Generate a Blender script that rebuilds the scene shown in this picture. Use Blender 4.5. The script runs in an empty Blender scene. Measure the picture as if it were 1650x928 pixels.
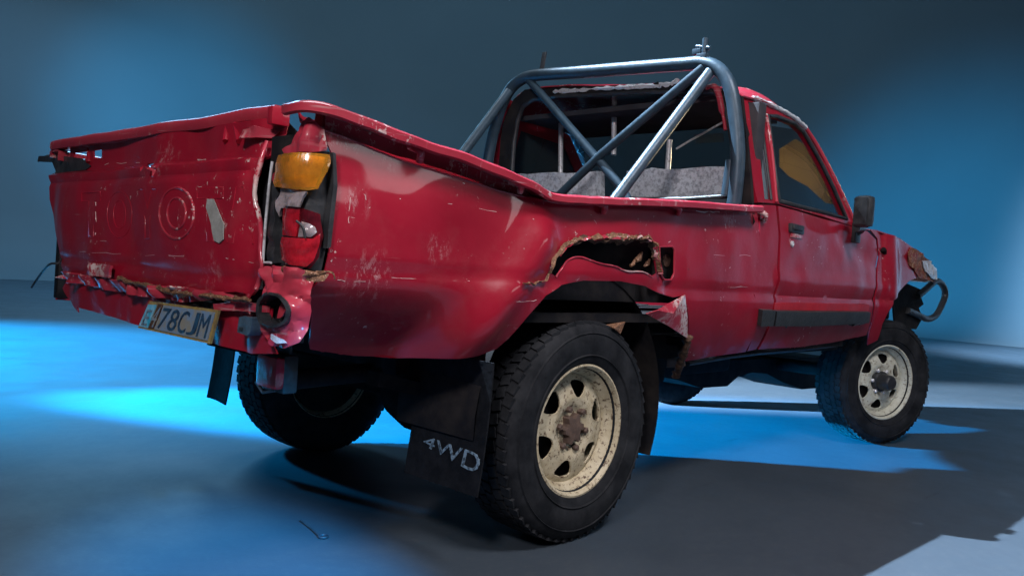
import bpy, bmesh, math, random
from mathutils import Vector, noise
from mathutils.geometry import delaunay_2d_cdt
random.seed(7)
S = bpy.context.scene
COL = S.collection
R_ = math.radians

# ------------------------------------------------------------------ camera
# truck frame: X forward, Y to its left, Z up, rear axle above the origin
F_PX, W_PX, H_PX = 1313.06, 1650.0, 928.0
CO = Vector((-2.07769, -2.41313, 0.86943))
CF = Vector((0.72609733, 0.687154, -0.02453657))
CR = Vector((0.68697609, -0.72347497, 0.06817495))
CU = Vector((-0.0290951, 0.06635768, 0.99737161))
cd = bpy.data.cameras.new('camera')
cam = bpy.data.objects.new('camera', cd); COL.objects.link(cam)
cd.sensor_width = 36.0; cd.lens = 36.0 * F_PX / W_PX
cd.clip_start = 0.05; cd.clip_end = 200
from mathutils import Matrix
cam.matrix_world = Matrix(((CR.x, CU.x, -CF.x, CO.x), (CR.y, CU.y, -CF.y, CO.y), (CR.z, CU.z, -CF.z, CO.z), (0, 0, 0, 1)))
S.camera = cam

# ------------------------------------------------------------------ world, lights, exposure (a dark studio)
wd = bpy.data.worlds.new('World'); S.world = wd; wd.use_nodes = True
wd.node_tree.nodes['Background'].inputs[0].default_value = (0.40, 0.66, 1.0, 1)
wd.node_tree.nodes['Background'].inputs[1].default_value = 0.06
S.view_settings.view_transform = 'Standard'
S.view_settings.look = 'None'
S.view_settings.exposure = 0.0
S.view_settings.gamma = 1.0

def aim(o, tgt):
    o.rotation_euler = (Vector(tgt) - o.location).to_track_quat('-Z', 'Y').to_euler()
def area(name, loc, tgt, sx, sy, power, col):
    l = bpy.data.lights.new(name, 'AREA'); l.shape = 'RECTANGLE'; l.size = sx; l.size_y = sy
    l.energy = power; l.color = col
    o = bpy.data.objects.new(name, l); COL.objects.link(o); o.location = loc; aim(o, tgt); return o
def spot(name, loc, tgt, ang, blend, power, col, rad=0.15):
    l = bpy.data.lights.new(name, 'SPOT'); l.spot_size = R_(ang); l.spot_blend = blend
    l.energy = power; l.color = col; l.shadow_soft_size = rad
    o = bpy.data.objects.new(name, l); COL.objects.link(o); o.location = loc; aim(o, tgt); return o
BLUE = (0.0, 0.50, 1.0)
PALE = (0.62, 0.80, 1.0)
area('key_softbox', (-0.4, -3.4, 4.6), (0.1, -0.7, 0.9), 1.3, 0.9, 185, (0.98, 0.95, 1.0))
area('added_side_strip', (2.6, -4.6, 2.3), (0.2, -0.8, 0.9), 1.6, 0.5, 12, (1.0, 0.95, 0.98))  # extra strip lamp added for glossy highlights on the bed side
area('rear_softbox', (-3.2, -2.5, 2.7), (-0.6, -0.7, 0.9), 0.5, 0.5, 82, (1.0, 0.93, 0.95))
area('overhead_softbox', (0.6, 1.8, 5.0), (0.3, -0.2, 1.0), 2.0, 1.0, 50, (0.78, 0.9, 1.0))
area('wall_wash', (4.0, 6.0, 9.0), (12.0, 13.5, 2.5), 8.0, 2.0, 560, (0.36, 0.74, 1.0))
area('far_floor_wash', (3.5, 11.5, 6.5), (2.5, 11.0, 0.0), 5.0, 2.0, 420, (0.25, 0.62, 1.0))
spot('pale_floor_right', (8.0, 4.5, 5.0), (16.0, -3.2, 1.2), 60, 1.0, 46000, (0.46, 0.72, 1.0), 0.4)
spot('blue_spot_under_truck', (-4.0, 5.3, 1.75), (2.0, 0.25, 0.0), 19, 0.5, 90000, (0.0, 0.42, 1.0), 0.06)
spot('pale_spot_front', (-4.0, 5.3, 1.85), (4.2, 0.5, 0.0), 13, 0.8, 140000, (0.55, 0.78, 1.0), 0.06)
spot('blue_spot_left', (-2.0, 9.5, 5.0), (0.2, 4.4, 0.0), 40, 1.0, 30000, (0.0, 0.44, 1.0), 0.3)
spot('pale_spot_high', (-1.0, 4.3, 10.3), (0.6, -2.4, 0.0), 18, 0.5, 34000, PALE, 0.05)
spot('blue_spot_rear', (-2.0, -5.0, 3.0), (-1.0, -0.40, -0.15), 12, 0.9, 9500, (0.0, 0.42, 1.0), 0.05)
spot('blue_wall_left', (2.6, 8.0, 3.4), (5.9, 15.4, 3.4), 46, 1.0, 3500, (0.0, 0.48, 1.0), 0.4)
spot('blue_wall_right', (9.0, 3.2, 1.0), (17.0, 3.0, 1.6), 62, 1.0, 4200, (0.0, 0.48, 1.0), 0.4)
spot('warm_spot_windscreen', (6.0, -0.3, 2.0), (1.95, -0.5, 1.42), 8, 0.8, 4200, (1.0, 0.80, 0.46), 0.1)

# ------------------------------------------------------------------ helpers
def ray(px, py):
    return CF + CR * ((px - W_PX / 2) / F_PX) - CU * ((py - H_PX / 2) / F_PX)
def P(px, py, ax, v):
    d = ray(px, py); t = (v - CO[ax]) / d[ax]; return CO + d * t
def obj(name, v, f, mat, parent=None, smooth=35, mats=None, fm=None):
    me = bpy.data.meshes.new(name)
    me.from_pydata([tuple(a) for a in v], [], f); me.update()
    bm = bmesh.new(); bm.from_mesh(me)
    bmesh.ops.recalc_face_normals(bm, faces=bm.faces)
    bm.to_mesh(me); bm.free()
    if mat: me.materials.append(mat)
    if smooth:
        me.polygons.foreach_set('use_smooth', [True] * len(me.polygons))
        me.set_sharp_from_angle(angle=R_(smooth))
    o = bpy.data.objects.new(name, me); COL.objects.link(o)
    if parent: o.parent = parent
    return o
def join(parts):
    V, Fc = [], []
    for v, f in parts:
        b = len(V); V += list(v); Fc += [tuple(i + b for i in q) for q in f]
    return V, Fc
def tube(path, r, n=10, closed=False, cap=True, jit=0.0):
    path = [Vector(p) for p in path]; V, Fc = [], []
    m = len(path); ref = None
    for i, p in enumerate(path):
        a = path[i - 1] if (i > 0 or closed) else path[0]
        b = path[(i + 1) % m] if (i < m - 1 or closed) else path[-1]
        t = (b - a).normalized()
        if ref is None:
            ref = t.orthogonal().normalized()
        ref = (ref - t * ref.dot(t)).normalized(); s = t.cross(ref)
        rr = r[i] if isinstance(r, (list, tuple)) else r
        for k in range(n):
            w = rr
            if jit: w *= 1 + jit * noise.noise(p * 60 + Vector((k * 3.1, 0, 0)))
            an = 2 * math.pi * k / n
            V.append(p + (ref * math.cos(an) + s * math.sin(an)) * w)
    for i in range(m if closed else m - 1):
        for k in range(n):
            j = (i + 1) % m
            Fc.append((i * n + k, i * n + (k + 1) % n, j * n + (k + 1) % n, j * n + k))
    if cap and not closed:
        Fc.append(tuple(range(n))[::-1]); Fc.append(tuple((m - 1) * n + k for k in range(n)))
    return V, Fc
def smoothpath(pts, seg=6):
    pts = [Vector(p) for p in pts]; out = []
    for i in range(len(pts) - 1):
        p0 = pts[max(i - 1, 0)]; p1 = pts[i]; p2 = pts[i + 1]; p3 = pts[min(i + 2, len(pts) - 1)]
        for k in range(seg):
            t = k / seg
            out.append(0.5 * ((2 * p1) + (p2 - p0) * t + (2 * p0 - 5 * p1 + 4 * p2 - p3) * t * t + (3 * p1 - p0 - 3 * p2 + p3) * t ** 3))
    out.append(pts[-1]); return out
def sweep(path, prof, up=Vector((0, 0, 1))):
    path = [Vector(p) for p in path]; n = len(prof); V, Fc = [], []
    for i, p in enumerate(path):
        t = (path[min(i + 1, len(path) - 1)] - path[max(i - 1, 0)]).normalized()
        s = t.cross(up).normalized(); u = s.cross(t)
        for a, b in prof: V.append(p + s * a + u * b)
    for i in range(len(path) - 1):
        for k in range(n):
            Fc.append((i * n + k, i * n + (k + 1) % n, (i + 1) * n + (k + 1) % n, (i + 1) * n + k))
    Fc.append(tuple(range(n))); Fc.append(tuple((len(path) - 1) * n + k for k in range(n)))
    return V, Fc
def box(c, h, bev=0.0, rz=0.0, ry=0.0):
    bm = bmesh.new(); bmesh.ops.create_cube(bm, size=2.0)
    for v in bm.verts: v.co = Vector((v.co.x * h[0], v.co.y * h[1], v.co.z * h[2]))
    if bev: bmesh.ops.bevel(bm, geom=bm.edges[:], offset=bev, segments=2, affect='EDGES', profile=0.6)
    m = Matrix.Translation(Vector(c)) @ Matrix.Rotation(rz, 4, 'Z') @ Matrix.Rotation(ry, 4, 'Y')
    V = [m @ v.co for v in bm.verts]; bm.verts.index_update()
    Fc = [tuple(v.index for v in f.verts) for f in bm.faces]; bm.free(); return V, Fc
def lathe(prof, n=48, closed=False):   # profile (y, radius) about the Y axis
    V, Fc = [], []; m = len(prof)
    for k in range(n):
        a = 2 * math.pi * k / n
        for y, r in prof: V.append(Vector((r * math.cos(a), y, r * math.sin(a))))
    for k in range(n):
        j = (k + 1) % n
        for i in range(m if closed else m - 1):
            q = (i + 1) % m
            Fc.append((k * m + i, j * m + i, j * m + q, k * m + q))
    return V, Fc
def inside(p, poly):
    x, y = p; c = False; n = len(poly)
    for i in range(n):
        x1, y1 = poly[i]; x2, y2 = poly[(i + 1) % n]
        if (y1 > y) != (y2 > y) and x < (x2 - x1) * (y - y1) / (y2 - y1) + x1: c = not c
    return c
def resample(poly, s):
    out = []
    for i in range(len(poly)):
        a = Vector(poly[i]); b = Vector(poly[(i + 1) % len(poly)])
        n = max(1, int(round((b - a).length / s)))
        for k in range(n): out.append(a.lerp(b, k / n))
    return out
def tri2d(outline, holes, s):
    loops = [resample(outline, s)] + [resample(h, s) for h in holes]
    pts, edges = [], []
    for L in loops:
        b = len(pts); pts += L; edges += [(b + i, b + (i + 1) % len(L)) for i in range(len(L))]
    bp = list(pts); polys = [[tuple(p) for p in L] for L in loops]
    cell = {}
    for p in bp: cell.setdefault((int(p.x // s), int(p.y // s)), []).append(p)
    xs = [p.x for p in loops[0]]; ys_ = [p.y for p in loops[0]]
    j = 0; y = min(ys_) + s * 0.5
    while y < max(ys_):
        x = min(xs) + s * (0.25 if j % 2 else 0.75)
        while x < max(xs):
            ok = True; cx, cy = int(x // s), int(y // s)
            for ix in (cx - 1, cx, cx + 1):
                for iy in (cy - 1, cy, cy + 1):
                    for q in cell.get((ix, iy), ()):
                        if (q.x - x) ** 2 + (q.y - y) ** 2 < (0.6 * s) ** 2: ok = False
            if ok and inside((x, y), polys[0]) and not any(inside((x, y), h) for h in polys[1:]): pts.append(Vector((x, y)))
            x += s
        y += s * 0.87; j += 1
    vs, es, fs, *_ = delaunay_2d_cdt(pts, edges, [], 0, 1e-6)
    F2 = []
    for f in fs:
        c = sum((vs[i] for i in f), Vector((0, 0))) / len(f)
        if inside(c, polys[0]) and not any(inside(c, h) for h in polys[1:]): F2.append(tuple(f))
    return vs, F2
def shell(V, Fc, th):    # give a sheet a thickness along its own normals, inwards of the given side
    me = bpy.data.meshes.new('t'); me.from_pydata([tuple(v) for v in V], [], Fc)
    bm = bmesh.new(); bm.from_mesh(me); bpy.data.meshes.remove(me)
    bmesh.ops.recalc_face_normals(bm, faces=bm.faces); bm.normal_update()
    bm.verts.index_update(); n = len(bm.verts)
    V2 = [v.co.copy() for v in bm.verts] + [v.co - v.normal * th for v in bm.verts]
    F2 = [tuple(v.index for v in f.verts) for f in bm.faces]
    F2 += [tuple(i + n for i in reversed(f)) for f in list(F2)]
    for e in bm.edges:
        if e.is_boundary:
            a, b = e.verts[0].index, e.verts[1].index; F2.append((a, b, b + n, a + n))
    bm.free(); return V2, F2
def panel(name, out2, holes, fn, s, mat, parent, th=0.004, smooth=40):
    vs, fs = tri2d(out2, holes, s)
    used = sorted({i for f in fs for i in f}); mp = {k: i for i, k in enumerate(used)}
    V = [fn(vs[k].x, vs[k].y) for k in used]; Fc = [tuple(mp[i] for i in f) for f in fs]
    return obj(name, *shell(V, Fc, th), mat, parent, smooth)
def nz(x, y, z, sc, seed=0.0): return noise.noise(Vector((x * sc + seed, y * sc + seed * .7, z * sc - seed)))

# ------------------------------------------------------------------ materials
def mat(name, col, rough=0.5, metal=0.0, coat=0.0, emit=None, alpha=None, trans=0.0, ior=1.45):
    m = bpy.data.materials.new(name); m.use_nodes = True
    b = m.node_tree.nodes['Principled BSDF']
    b.inputs['Base Color'].default_value = (*col, 1); b.inputs['Roughness'].default_value = rough
    b.inputs['Metallic'].default_value = metal; b.inputs['Coat Weight'].default_value = coat
    b.inputs['Transmission Weight'].default_value = trans; b.inputs['IOR'].default_value = ior
    return m
class NT:
    def __init__(s, m):
        s.t = m.node_tree; s.b = s.t.nodes['Principled BSDF']
        s.co = s.t.nodes.new('ShaderNodeTexCoord').outputs['Object']
    def link(s, a, b): s.t.links.new(a, b)
    def noise(s, scale, detail=4, rough=0.55, stretch=None, dist=0.0):
        n = s.t.nodes.new('ShaderNodeTexNoise'); n.inputs['Scale'].default_value = scale
        n.inputs['Detail'].default_value = detail; n.inputs['Roughness'].default_value = rough; n.inputs['Distortion'].default_value = dist
        src = s.co
        if stretch:
            mp = s.t.nodes.new('ShaderNodeMapping'); mp.inputs['Scale'].default_value = stretch[:3]
            if len(stretch) > 3: mp.inputs['Rotation'].default_value = stretch[3]
            s.link(src, mp.inputs[0]); src = mp.outputs[0]
        s.link(src, n.inputs['Vector']); return n.outputs['Fac']
    def ramp(s, f, lo, hi):
        n = s.t.nodes.new('ShaderNodeMapRange'); n.inputs[1].default_value = lo; n.inputs[2].default_value = hi
        n.clamp = True; s.link(f, n.inputs[0]); return n.outputs[0]
    def mul(s, a, b, op='MULTIPLY'):
        n = s.t.nodes.new('ShaderNodeMath'); n.operation = op; n.use_clamp = True
        for i, q in enumerate((a, b)):
            if isinstance(q, (int, float)): n.inputs[i].default_value = q
            else: s.link(q, n.inputs[i])
        return n.outputs[0]
    def mix(s, f, a, b):
        n = s.t.nodes.new('ShaderNodeMix'); n.data_type = 'RGBA'
        s.link(f, n.inputs[0])
        for i, q in ((6, a), (7, b)):
            if isinstance(q, tuple): n.inputs[i].default_value = (*q, 1)
            else: s.link(q, n.inputs[i])
        return n.outputs[2]
    def bump(s, h, st, dist=0.01):
        n = s.t.nodes.new('ShaderNodeBump'); n.inputs['Strength'].default_value = st; n.inputs['Distance'].default_value = dist
        s.link(h, n.inputs['Height']); s.link(n.outputs[0], s.b.inputs['Normal'])
    def mapf(s, f, lo, hi):
        n = s.t.nodes.new('ShaderNodeMapRange'); n.inputs[3].default_value = lo; n.inputs[4].default_value = hi
        s.link(f, n.inputs[0]); return n.outputs[0]
    def set(s, k, v): s.link(v, s.b.inputs[k])

SCUFFS = [(tuple(P(a, b, 1, -.845)), r) for a, b, r in ((572, 325, .06), (712, 398, .055), (640, 252, .05), (560, 222, .06), (600, 452, .09), (1180, 350, .07))]
SCUFFS += [(tuple(P(a, b, 0, -1.11)), r) for a, b, r in ((150, 345, .05), (250, 262, .10), (345, 440, .07), (415, 350, .05))]
def paint(name, base, dark, chip=0.62, scr=0.70, wear=1.0):
    m = mat(name, base, 0.35, 0.0, 0.5); n = NT(m)
    n.b.inputs['Coat Roughness'].default_value = 0.06; n.b.inputs['Specular IOR Level'].default_value = 0.25
    c = n.mix(n.ramp(n.noise(2.3, 5), 0.35, 0.7), base, dark)
    dust = n.mul(n.ramp(n.noise(9, 8, 0.7), 0.5, 0.8), 0.13 * wear)
    c = n.mix(dust, c, (0.30, 0.17, 0.15))
    s1 = n.ramp(n.noise(1.0, 3, 0.6, (3.0, 3.0, 150.0, (0, R_(8), 0))), scr, scr + 0.05)
    s2 = n.ramp(n.noise(1.0, 3, 0.6, (150.0, 60.0, 9.0, (0, R_(-14), 0))), scr + 0.03, scr + 0.08)
    ms = n.ramp(n.noise(3.1, 3), 0.48, 0.62)
    sc = n.mul(n.mul(s1, s2, 'ADD'), n.mul(ms, 0.75 * wear))
    c = n.mix(sc, c, (0.52, 0.33, 0.32))
    ch = n.mul(n.ramp(n.noise(46, 6, 0.7), chip, chip + 0.04), n.ramp(n.noise(4.6, 4, 0.6), 0.53, 0.62))
    c = n.mix(ch, c, (0.60, 0.47, 0.44))
    ru = n.mul(n.ramp(n.noise(15, 8, 0.7), 0.62, 0.68), n.ramp(n.noise(2.6, 3), 0.56, 0.66))
    c = n.mix(ru, c, (0.10, 0.045, 0.025))
    if name == 'red_paint':
        for q, rad in SCUFFS:
            d = n.t.nodes.new('ShaderNodeVectorMath'); d.operation = 'DISTANCE'; n.link(n.co, d.inputs[0]); d.inputs[1].default_value = q
            k = n.mul(n.ramp(d.outputs['Value'], rad, rad * .3), n.ramp(n.noise(34, 9, 0.85, (1.6, 1, .8, (0, .5, 0))), .53, .57))
            c = n.mix(n.mul(k, .5), c, (0.50, 0.27, 0.28))
    n.set('Base Color', c)
    n.set('Roughness', n.mapf(n.noise(6, 6, 0.65), 0.30, 0.5))
    n.bump(n.noise(5.5, 5, 0.5), 0.25, 0.02)
    return m
M_RED = paint('red_paint', (0.335, 0.007, 0.024), (0.22, 0.005, 0.016), 0.62, 0.71, 0.8)
M_RED2 = paint('worn_red_paint', (0.38, 0.030, 0.050), (0.30, 0.012, 0.028), 0.54, 0.62, 1.5)
M_PINK = paint('scuffed_and_highlit_red_paint', (0.42, 0.035, 0.06), (0.32, 0.016, 0.032), 0.46, 0.56, 1.6)  # scuffs, plus pinkish highlights put into a paler red
def rusty(name, a, b, c, rough=0.8, sc=30, bump=0.8):
    m = mat(name, a, rough); n = NT(m)
    k = n.mix(n.ramp(n.noise(sc, 8, 0.7), 0.35, 0.62), a, b)
    k = n.mix(n.ramp(n.noise(sc * 2.7, 8, 0.75), 0.535, 0.60), k, c)
    n.set('Base Color', k); n.bump(n.noise(sc * 2, 8, 0.7), bump, 0.01); return m
M_RUST = rusty('rusty_steel', (0.06, 0.025, 0.015), (0.22, 0.10, 0.045), (0.46, 0.27, 0.18), 0.7, 70, 0.3)
M_RUSTP = rusty('rust_breaking_through_red', (0.20, 0.012, 0.02), (0.16, 0.07, 0.03), (0.42, 0.26, 0.16), 0.6, 24, 0.4)
M_RUSTD = rusty('dark_rust', (0.035, 0.02, 0.015), (0.09, 0.04, 0.022), (0.16, 0.09, 0.05))
M_RIM = rusty('chipped_cream_wheel_paint', (0.54, 0.47, 0.33), (0.40, 0.33, 0.21), (0.09, 0.05, 0.028), 0.6, 20, 0.25)
M_RIMF = rusty('cream_wheel_paint', (0.55, 0.55, 0.46), (0.46, 0.45, 0.36), (0.25, 0.22, 0.17), 0.45, 18, 0.15)
def tex(name, a, b, rough, sc, lo=0.4, hi=0.65, metal=0.0, bump=0.2, coat=0.0):
    m = mat(name, a, rough, metal, coat); n = NT(m)
    n.set('Base Color', n.mix(n.ramp(n.noise(sc, 7, 0.65), lo, hi), a, b)); n.bump(n.noise(sc * 3, 6), bump, 0.008)
    n.set('Roughness', n.mapf(n.noise(sc * 1.7, 5), max(0.05, rough - 0.12), min(1, rough + 0.12))); return m
M_RUB = tex('tyre_rubber', (0.008, 0.009, 0.011), (0.026, 0.027, 0.030), 0.8, 9)
M_UND = tex('underbody_dirt_and_shade', (0.008, 0.008, 0.010), (0.022, 0.019, 0.018), 0.85, 10)  # underbody dirt; also stands in for shade on cab wall and gate gap
for m_d in (M_RUB, M_UND): m_d.node_tree.nodes['Principled BSDF'].inputs['Specular IOR Level'].default_value = 0.15
M_BLK = tex('black_plastic', (0.018, 0.019, 0.022), (0.04, 0.042, 0.045), 0.42, 20)
M_FLAP = tex('mudflap_rubber', (0.005, 0.006, 0.008), (0.012, 0.013, 0.016), 0.8, 22)
M_FLAP.node_tree.nodes['Principled BSDF'].inputs['Specular IOR Level'].default_value = 0.12
M_CAGE = tex('blue_grey_steel', (0.034, 0.062, 0.088), (0.02, 0.037, 0.052), 0.42, 16, 0.45, 0.7, 0.2, 0.1)
M_BARE = tex('bare_crumpled_metal', (0.62, 0.62, 0.64), (0.28, 0.25, 0.25), 0.3, 40, 0.55, 0.68, 0.25, 0.3)
M_SEAT = tex('torn_silver_seat_cover', (0.62, 0.65, 0.70), (0.30, 0.32, 0.36), 0.55, 60, 0.45, 0.62, 0.0, 0.6)
M_DARKIN = tex('dark_cab_lining', (0.020, 0.019, 0.024), (0.035, 0.033, 0.038), 0.75, 8)
M_TRIM = tex('black_door_trim', (0.03, 0.033, 0.035), (0.05, 0.05, 0.05), 0.4, 30)
M_SILL = tex('dusty_grey_sill', (0.035, 0.04, 0.055), (0.015, 0.015, 0.02), 0.5, 18)
M_GREYP = tex('bare_primer_patch', (0.33, 0.33, 0.31), (0.22, 0.22, 0.20), 0.6, 30)
M_BRIGHT = mat('bare_metal_scratch_and_glint', (0.62, 0.48, 0.46), 0.4)
M_HUB = tex('rust_brown_hub', (0.07, 0.045, 0.035), (0.12, 0.075, 0.055), 0.7, 40)
def lens(name, col, rough=0.12, dk=0.3, sc=16):
    m = mat(name, col, rough, 0.0, 0.6); n = NT(m)
    n.b.inputs['Subsurface Weight'].default_value = 0.25; n.b.inputs['Subsurface Radius'].default_value = (0.02, 0.01, 0.004)
    n.b.inputs['Subsurface Scale'].default_value = 0.5
    d = tuple(q * dk for q in col)
    n.set('Base Color', n.mix(n.ramp(n.noise(sc, 6, 0.7), 0.45, 0.72), col, d)); n.b.inputs['Coat Weight'].default_value = 1.0
    n.bump(n.noise(1.0, 2, 0.5, (10, 320, 14)), 0.4, 0.004); return m
M_AMBER = lens('amber_lens', (0.95, 0.42, 0.03), 0.18, 0.55, 26)
M_AMBER.node_tree.nodes['Principled BSDF'].inputs['Transmission Weight'].default_value = 0.7
M_AMBER.node_tree.nodes['Principled BSDF'].inputs['Subsurface Weight'].default_value = 0.0
M_REFL = tex('orange_reflector', (0.85, 0.50, 0.16), (0.45, 0.16, 0.03), 0.3, 30)
M_LRED = lens('red_lens', (0.42, 0.010, 0.022))
M_LCLR = lens('clear_broken_lens', (0.30, 0.25, 0.26))
M_LDRK = lens('smoky_red_lens', (0.10, 0.006, 0.012))
M_YEL = tex('plate_yellow', (0.38, 0.27, 0.08), (0.20, 0.13, 0.05), 0.5, 30)
M_PLT = tex('worn_plate_face_blue_lit', (0.16, 0.27, 0.42), (0.26, 0.25, 0.20), 0.45, 16, 0.42, 0.6)  # worn face with the bluish light on it put into the colour
M_PBLU = tex('plate_letter_blue', (0.02, 0.07, 0.13), (0.015, 0.03, 0.06), 0.5, 30)
M_CYAN = tex('plate_cyan_film', (0.03, 0.38, 0.58), (0.3, 0.55, 0.7), 0.4, 40)
M_BLOCK = tex('grey_blue_rubber_block', (0.06, 0.10, 0.14), (0.03, 0.05, 0.07), 0.5, 30)
M_LET = tex('worn_lettering_blue_lit', (0.17, 0.25, 0.32), (0.03, 0.045, 0.06), 0.6, 70, 0.48, 0.6)  # pale letters, tinted for the bluish light falling on them
def glass(name, col, rough, alpha):
    m = mat(name, col, rough); m.node_tree.nodes['Principled BSDF'].inputs['Alpha'].default_value = alpha; return m
M_GLASS = glass('dusty_glass', (0.16, 0.22, 0.25), 0.12, 0.55)
M_TINT2 = glass('light_blocking_far_glass', (0.03, 0.05, 0.06), 0.2, 0.92)  # far glass made nearly opaque to keep lamp light out of the cab
M_TINT = glass('dark_side_glass', (0.03, 0.04, 0.05), 0.08, 0.12)
def cracked():
    m = mat('cracked_tan_glow_screen', (0.35, 0.27, 0.14), 0.8); n = NT(m)  # cracks, plus the tan glow of the lit windscreen in the colour
    v = n.t.nodes.new('ShaderNodeTexVoronoi'); v.feature = 'DISTANCE_TO_EDGE'; v.inputs['Scale'].default_value = 5.0
    n.link(n.co, v.inputs['Vector'])
    k = n.ramp(v.outputs['Distance'], 0.012, 0.0)
    n.set('Base Color', n.mix(k, n.mix(n.noise(3, 4), (0.34, 0.27, 0.15), (0.20, 0.16, 0.10)), (0.04, 0.03, 0.02)))
    tr = n.t.nodes.new('ShaderNodeBsdfTranslucent'); tr.inputs[0].default_value = (0.62, 0.50, 0.30, 1)
    mx = n.t.nodes.new('ShaderNodeMixShader'); mx.inputs[0].default_value = 0.5
    n.link(n.b.outputs[0], mx.inputs[1]); n.link(tr.outputs[0], mx.inputs[2])
    n.link(mx.outputs[0], n.t.nodes['Material Output'].inputs['Surface']); return m
M_SCREEN = cracked()
M_TINT3 = glass('dark_windscreen_glass', (0.012, 0.016, 0.02), 0.15, 0.5)
M_SHAT = mat('shattered_glass', (0.05, 0.06, 0.07), 0.3); n = NT(M_SHAT)
v_ = n.t.nodes.new('ShaderNodeTexVoronoi'); v_.feature = 'DISTANCE_TO_EDGE'; v_.inputs['Scale'].default_value = 13.0; n.link(n.co, v_.inputs['Vector'])
n.set('Base Color', n.mix(n.ramp(v_.outputs['Distance'], 0.05, 0.02), (0.03, 0.035, 0.04), (0.75, 0.72, 0.68)))
# floor and backdrop
M_FLOOR = mat('studio_floor_paint', (0.09, 0.10, 0.115), 0.4); n = NT(M_FLOOR)
n.set('Base Color', n.mix(n.ramp(n.noise(0.9, 6, 0.6), 0.3, 0.75), (0.048, 0.063, 0.080), (0.036, 0.048, 0.063)))
fl_c = n.mix(n.ramp(n.noise(0.9, 6, 0.6), 0.3, 0.75), (0.050, 0.065, 0.083), (0.034, 0.046, 0.060))
fl_c = n.mix(n.mul(n.ramp(n.noise(26, 9, 0.8), 0.5, 0.72), 0.45), fl_c, (0.085, 0.095, 0.10))
fl_c = n.mix(n.mul(n.ramp(n.noise(1.0, 5, 0.65, (1.2, 26, 1, (0, 0, 0.6))), 0.62, 0.72), n.ramp(n.noise(1.4, 3), 0.5, 0.62)), fl_c, (0.022, 0.026, 0.032))
n.set('Base Color', fl_c)
n.set('Roughness', n.mapf(n.noise(3.2, 7, 0.65), 0.32, 0.66)); n.bump(n.noise(120, 5, 0.7), 0.12, 0.004)
M_WALL = mat('studio_backdrop_paint', (0.12, 0.15, 0.17), 0.9); n = NT(M_WALL)
n.set('Base Color', n.mix(n.ramp(n.noise(0.35, 4), 0.3, 0.7), (0.13, 0.155, 0.175), (0.115, 0.14, 0.16)))

# ------------------------------------------------------------------ the setting
def setting(o): o['kind'] = 'structure'; return o
n_ = 60
setting(obj('floor', [(-14, -14, 0), (20, -14, 0), (20, 20, 0), (-14, 20, 0)], [(0, 1, 2, 3)], M_FLOOR, None, 0))
base_line = smoothpath([(17.5, -13, 0), (17.5, -4, 0), (17, 3, 0), (15, 9.5, 0), (10, 14.5, 0), (3, 16, 0), (-6, 16, 0), (-13, 15.5, 0)], 8)
V, Fc = [], []
prof = [(0, 0.004), (0.35, 0.02), (0.8, 0.12), (1.2, 0.35), (1.5, 0.75), (1.65, 1.3), (1.7, 2.0)] + [(1.7, 2.0 + k * 1.5) for k in range(1, 7)]
for i, p in enumerate(base_line):
    t = (base_line[min(i + 1, len(base_line) - 1)] - base_line[max(i - 1, 0)]).normalized()
    out = Vector((t.y, -t.x, 0))
    for a, z in prof: V.append(p + out * (a - 1.0) + Vector((0, 0, z)))
m_ = len(prof)
for i in range(len(base_line) - 1):
    for k in range(m_ - 1): Fc.append((i * m_ + k, (i + 1) * m_ + k, (i + 1) * m_ + k + 1, i * m_ + k + 1))
setting(obj('backdrop', V, Fc, M_WALL, None, 60))

# ------------------------------------------------------------------ the truck
truck = bpy.data.objects.new('pickup_truck', None); COL.objects.link(truck)
truck['label'] = 'battered red pickup truck with rusted holes, dented bed and steel roll cage'
truck['category'] = 'pickup truck'

def seg_d(x, z, a, b):
    ax, az = a; bx, bz = b; L = (bx - ax) ** 2 + (bz - az) ** 2
    t = max(0, min(1, ((x - ax) * (bx - ax) + (z - az) * (bz - az)) / L))
    return math.hypot(x - ax - t * (bx - ax), z - az - t * (bz - az))
def ys(x, z):                       # outer skin of the right side
    y = -0.845
    if z < 0.82: y += 0.06 * ((0.82 - z) / 0.2) ** 1.7
    if z > 0.88: y += 0.022 * ((z - 0.88) / 0.32) ** 2
    zc = 0.838 if x < -0.1 else 0.832
    y += 0.009 * math.exp(-((z - zc) / 0.014) ** 2)
    if x < 0.35:
        d = seg_d(x, z, (-0.33, 0.95), (-0.58, 0.64)); y -= 0.045 * math.exp(-(d / 0.070) ** 2)
        d = math.hypot(x, z - 0.36); y -= 0.012 * math.exp(-((d - 0.52) / 0.09) ** 2)
        y += 0.016 * math.exp(-(math.hypot((x + .66) / 1.4, z - .90) / 0.11) ** 2)
    if x < -0.4 and z < 0.85:
        u = min(1, (0.85 - z) / 0.2); w = max(0, min(1, (-0.50 - x) / 0.22)); y += 0.10 * u ** 1.4 * w * w * (3 - 2 * w)
    y += 0.010 * nz(x, 0, z, 2.6, 4.0) + 0.004 * nz(x, 0, z, 8.0, 9.0)
    if 1.2 < x < 2.5:
        y += 0.012 * math.exp(-(seg_d(x, z, (1.9, 1.13), (2.35, 1.02)) / 0.05) ** 2)
        y -= 0.008 * math.exp(-((z - 0.90) / 0.03) ** 2)
    if x > 2.45: y -= 0.035 * math.exp(-((x - 2.58 - (0.9 - z) * .1) / 0.10) ** 2)
    if x > 2.9: y += 0.10 * ((x - 2.9) / 0.75) ** 2
    return y
def PS(px, py, off=0.0, fn=ys):
    y = -0.845
    for _ in range(8):
        p = P(px, py, 1, y + off); y = fn(p.x, p.z)
    return P(px, py, 1, y + off)
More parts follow.
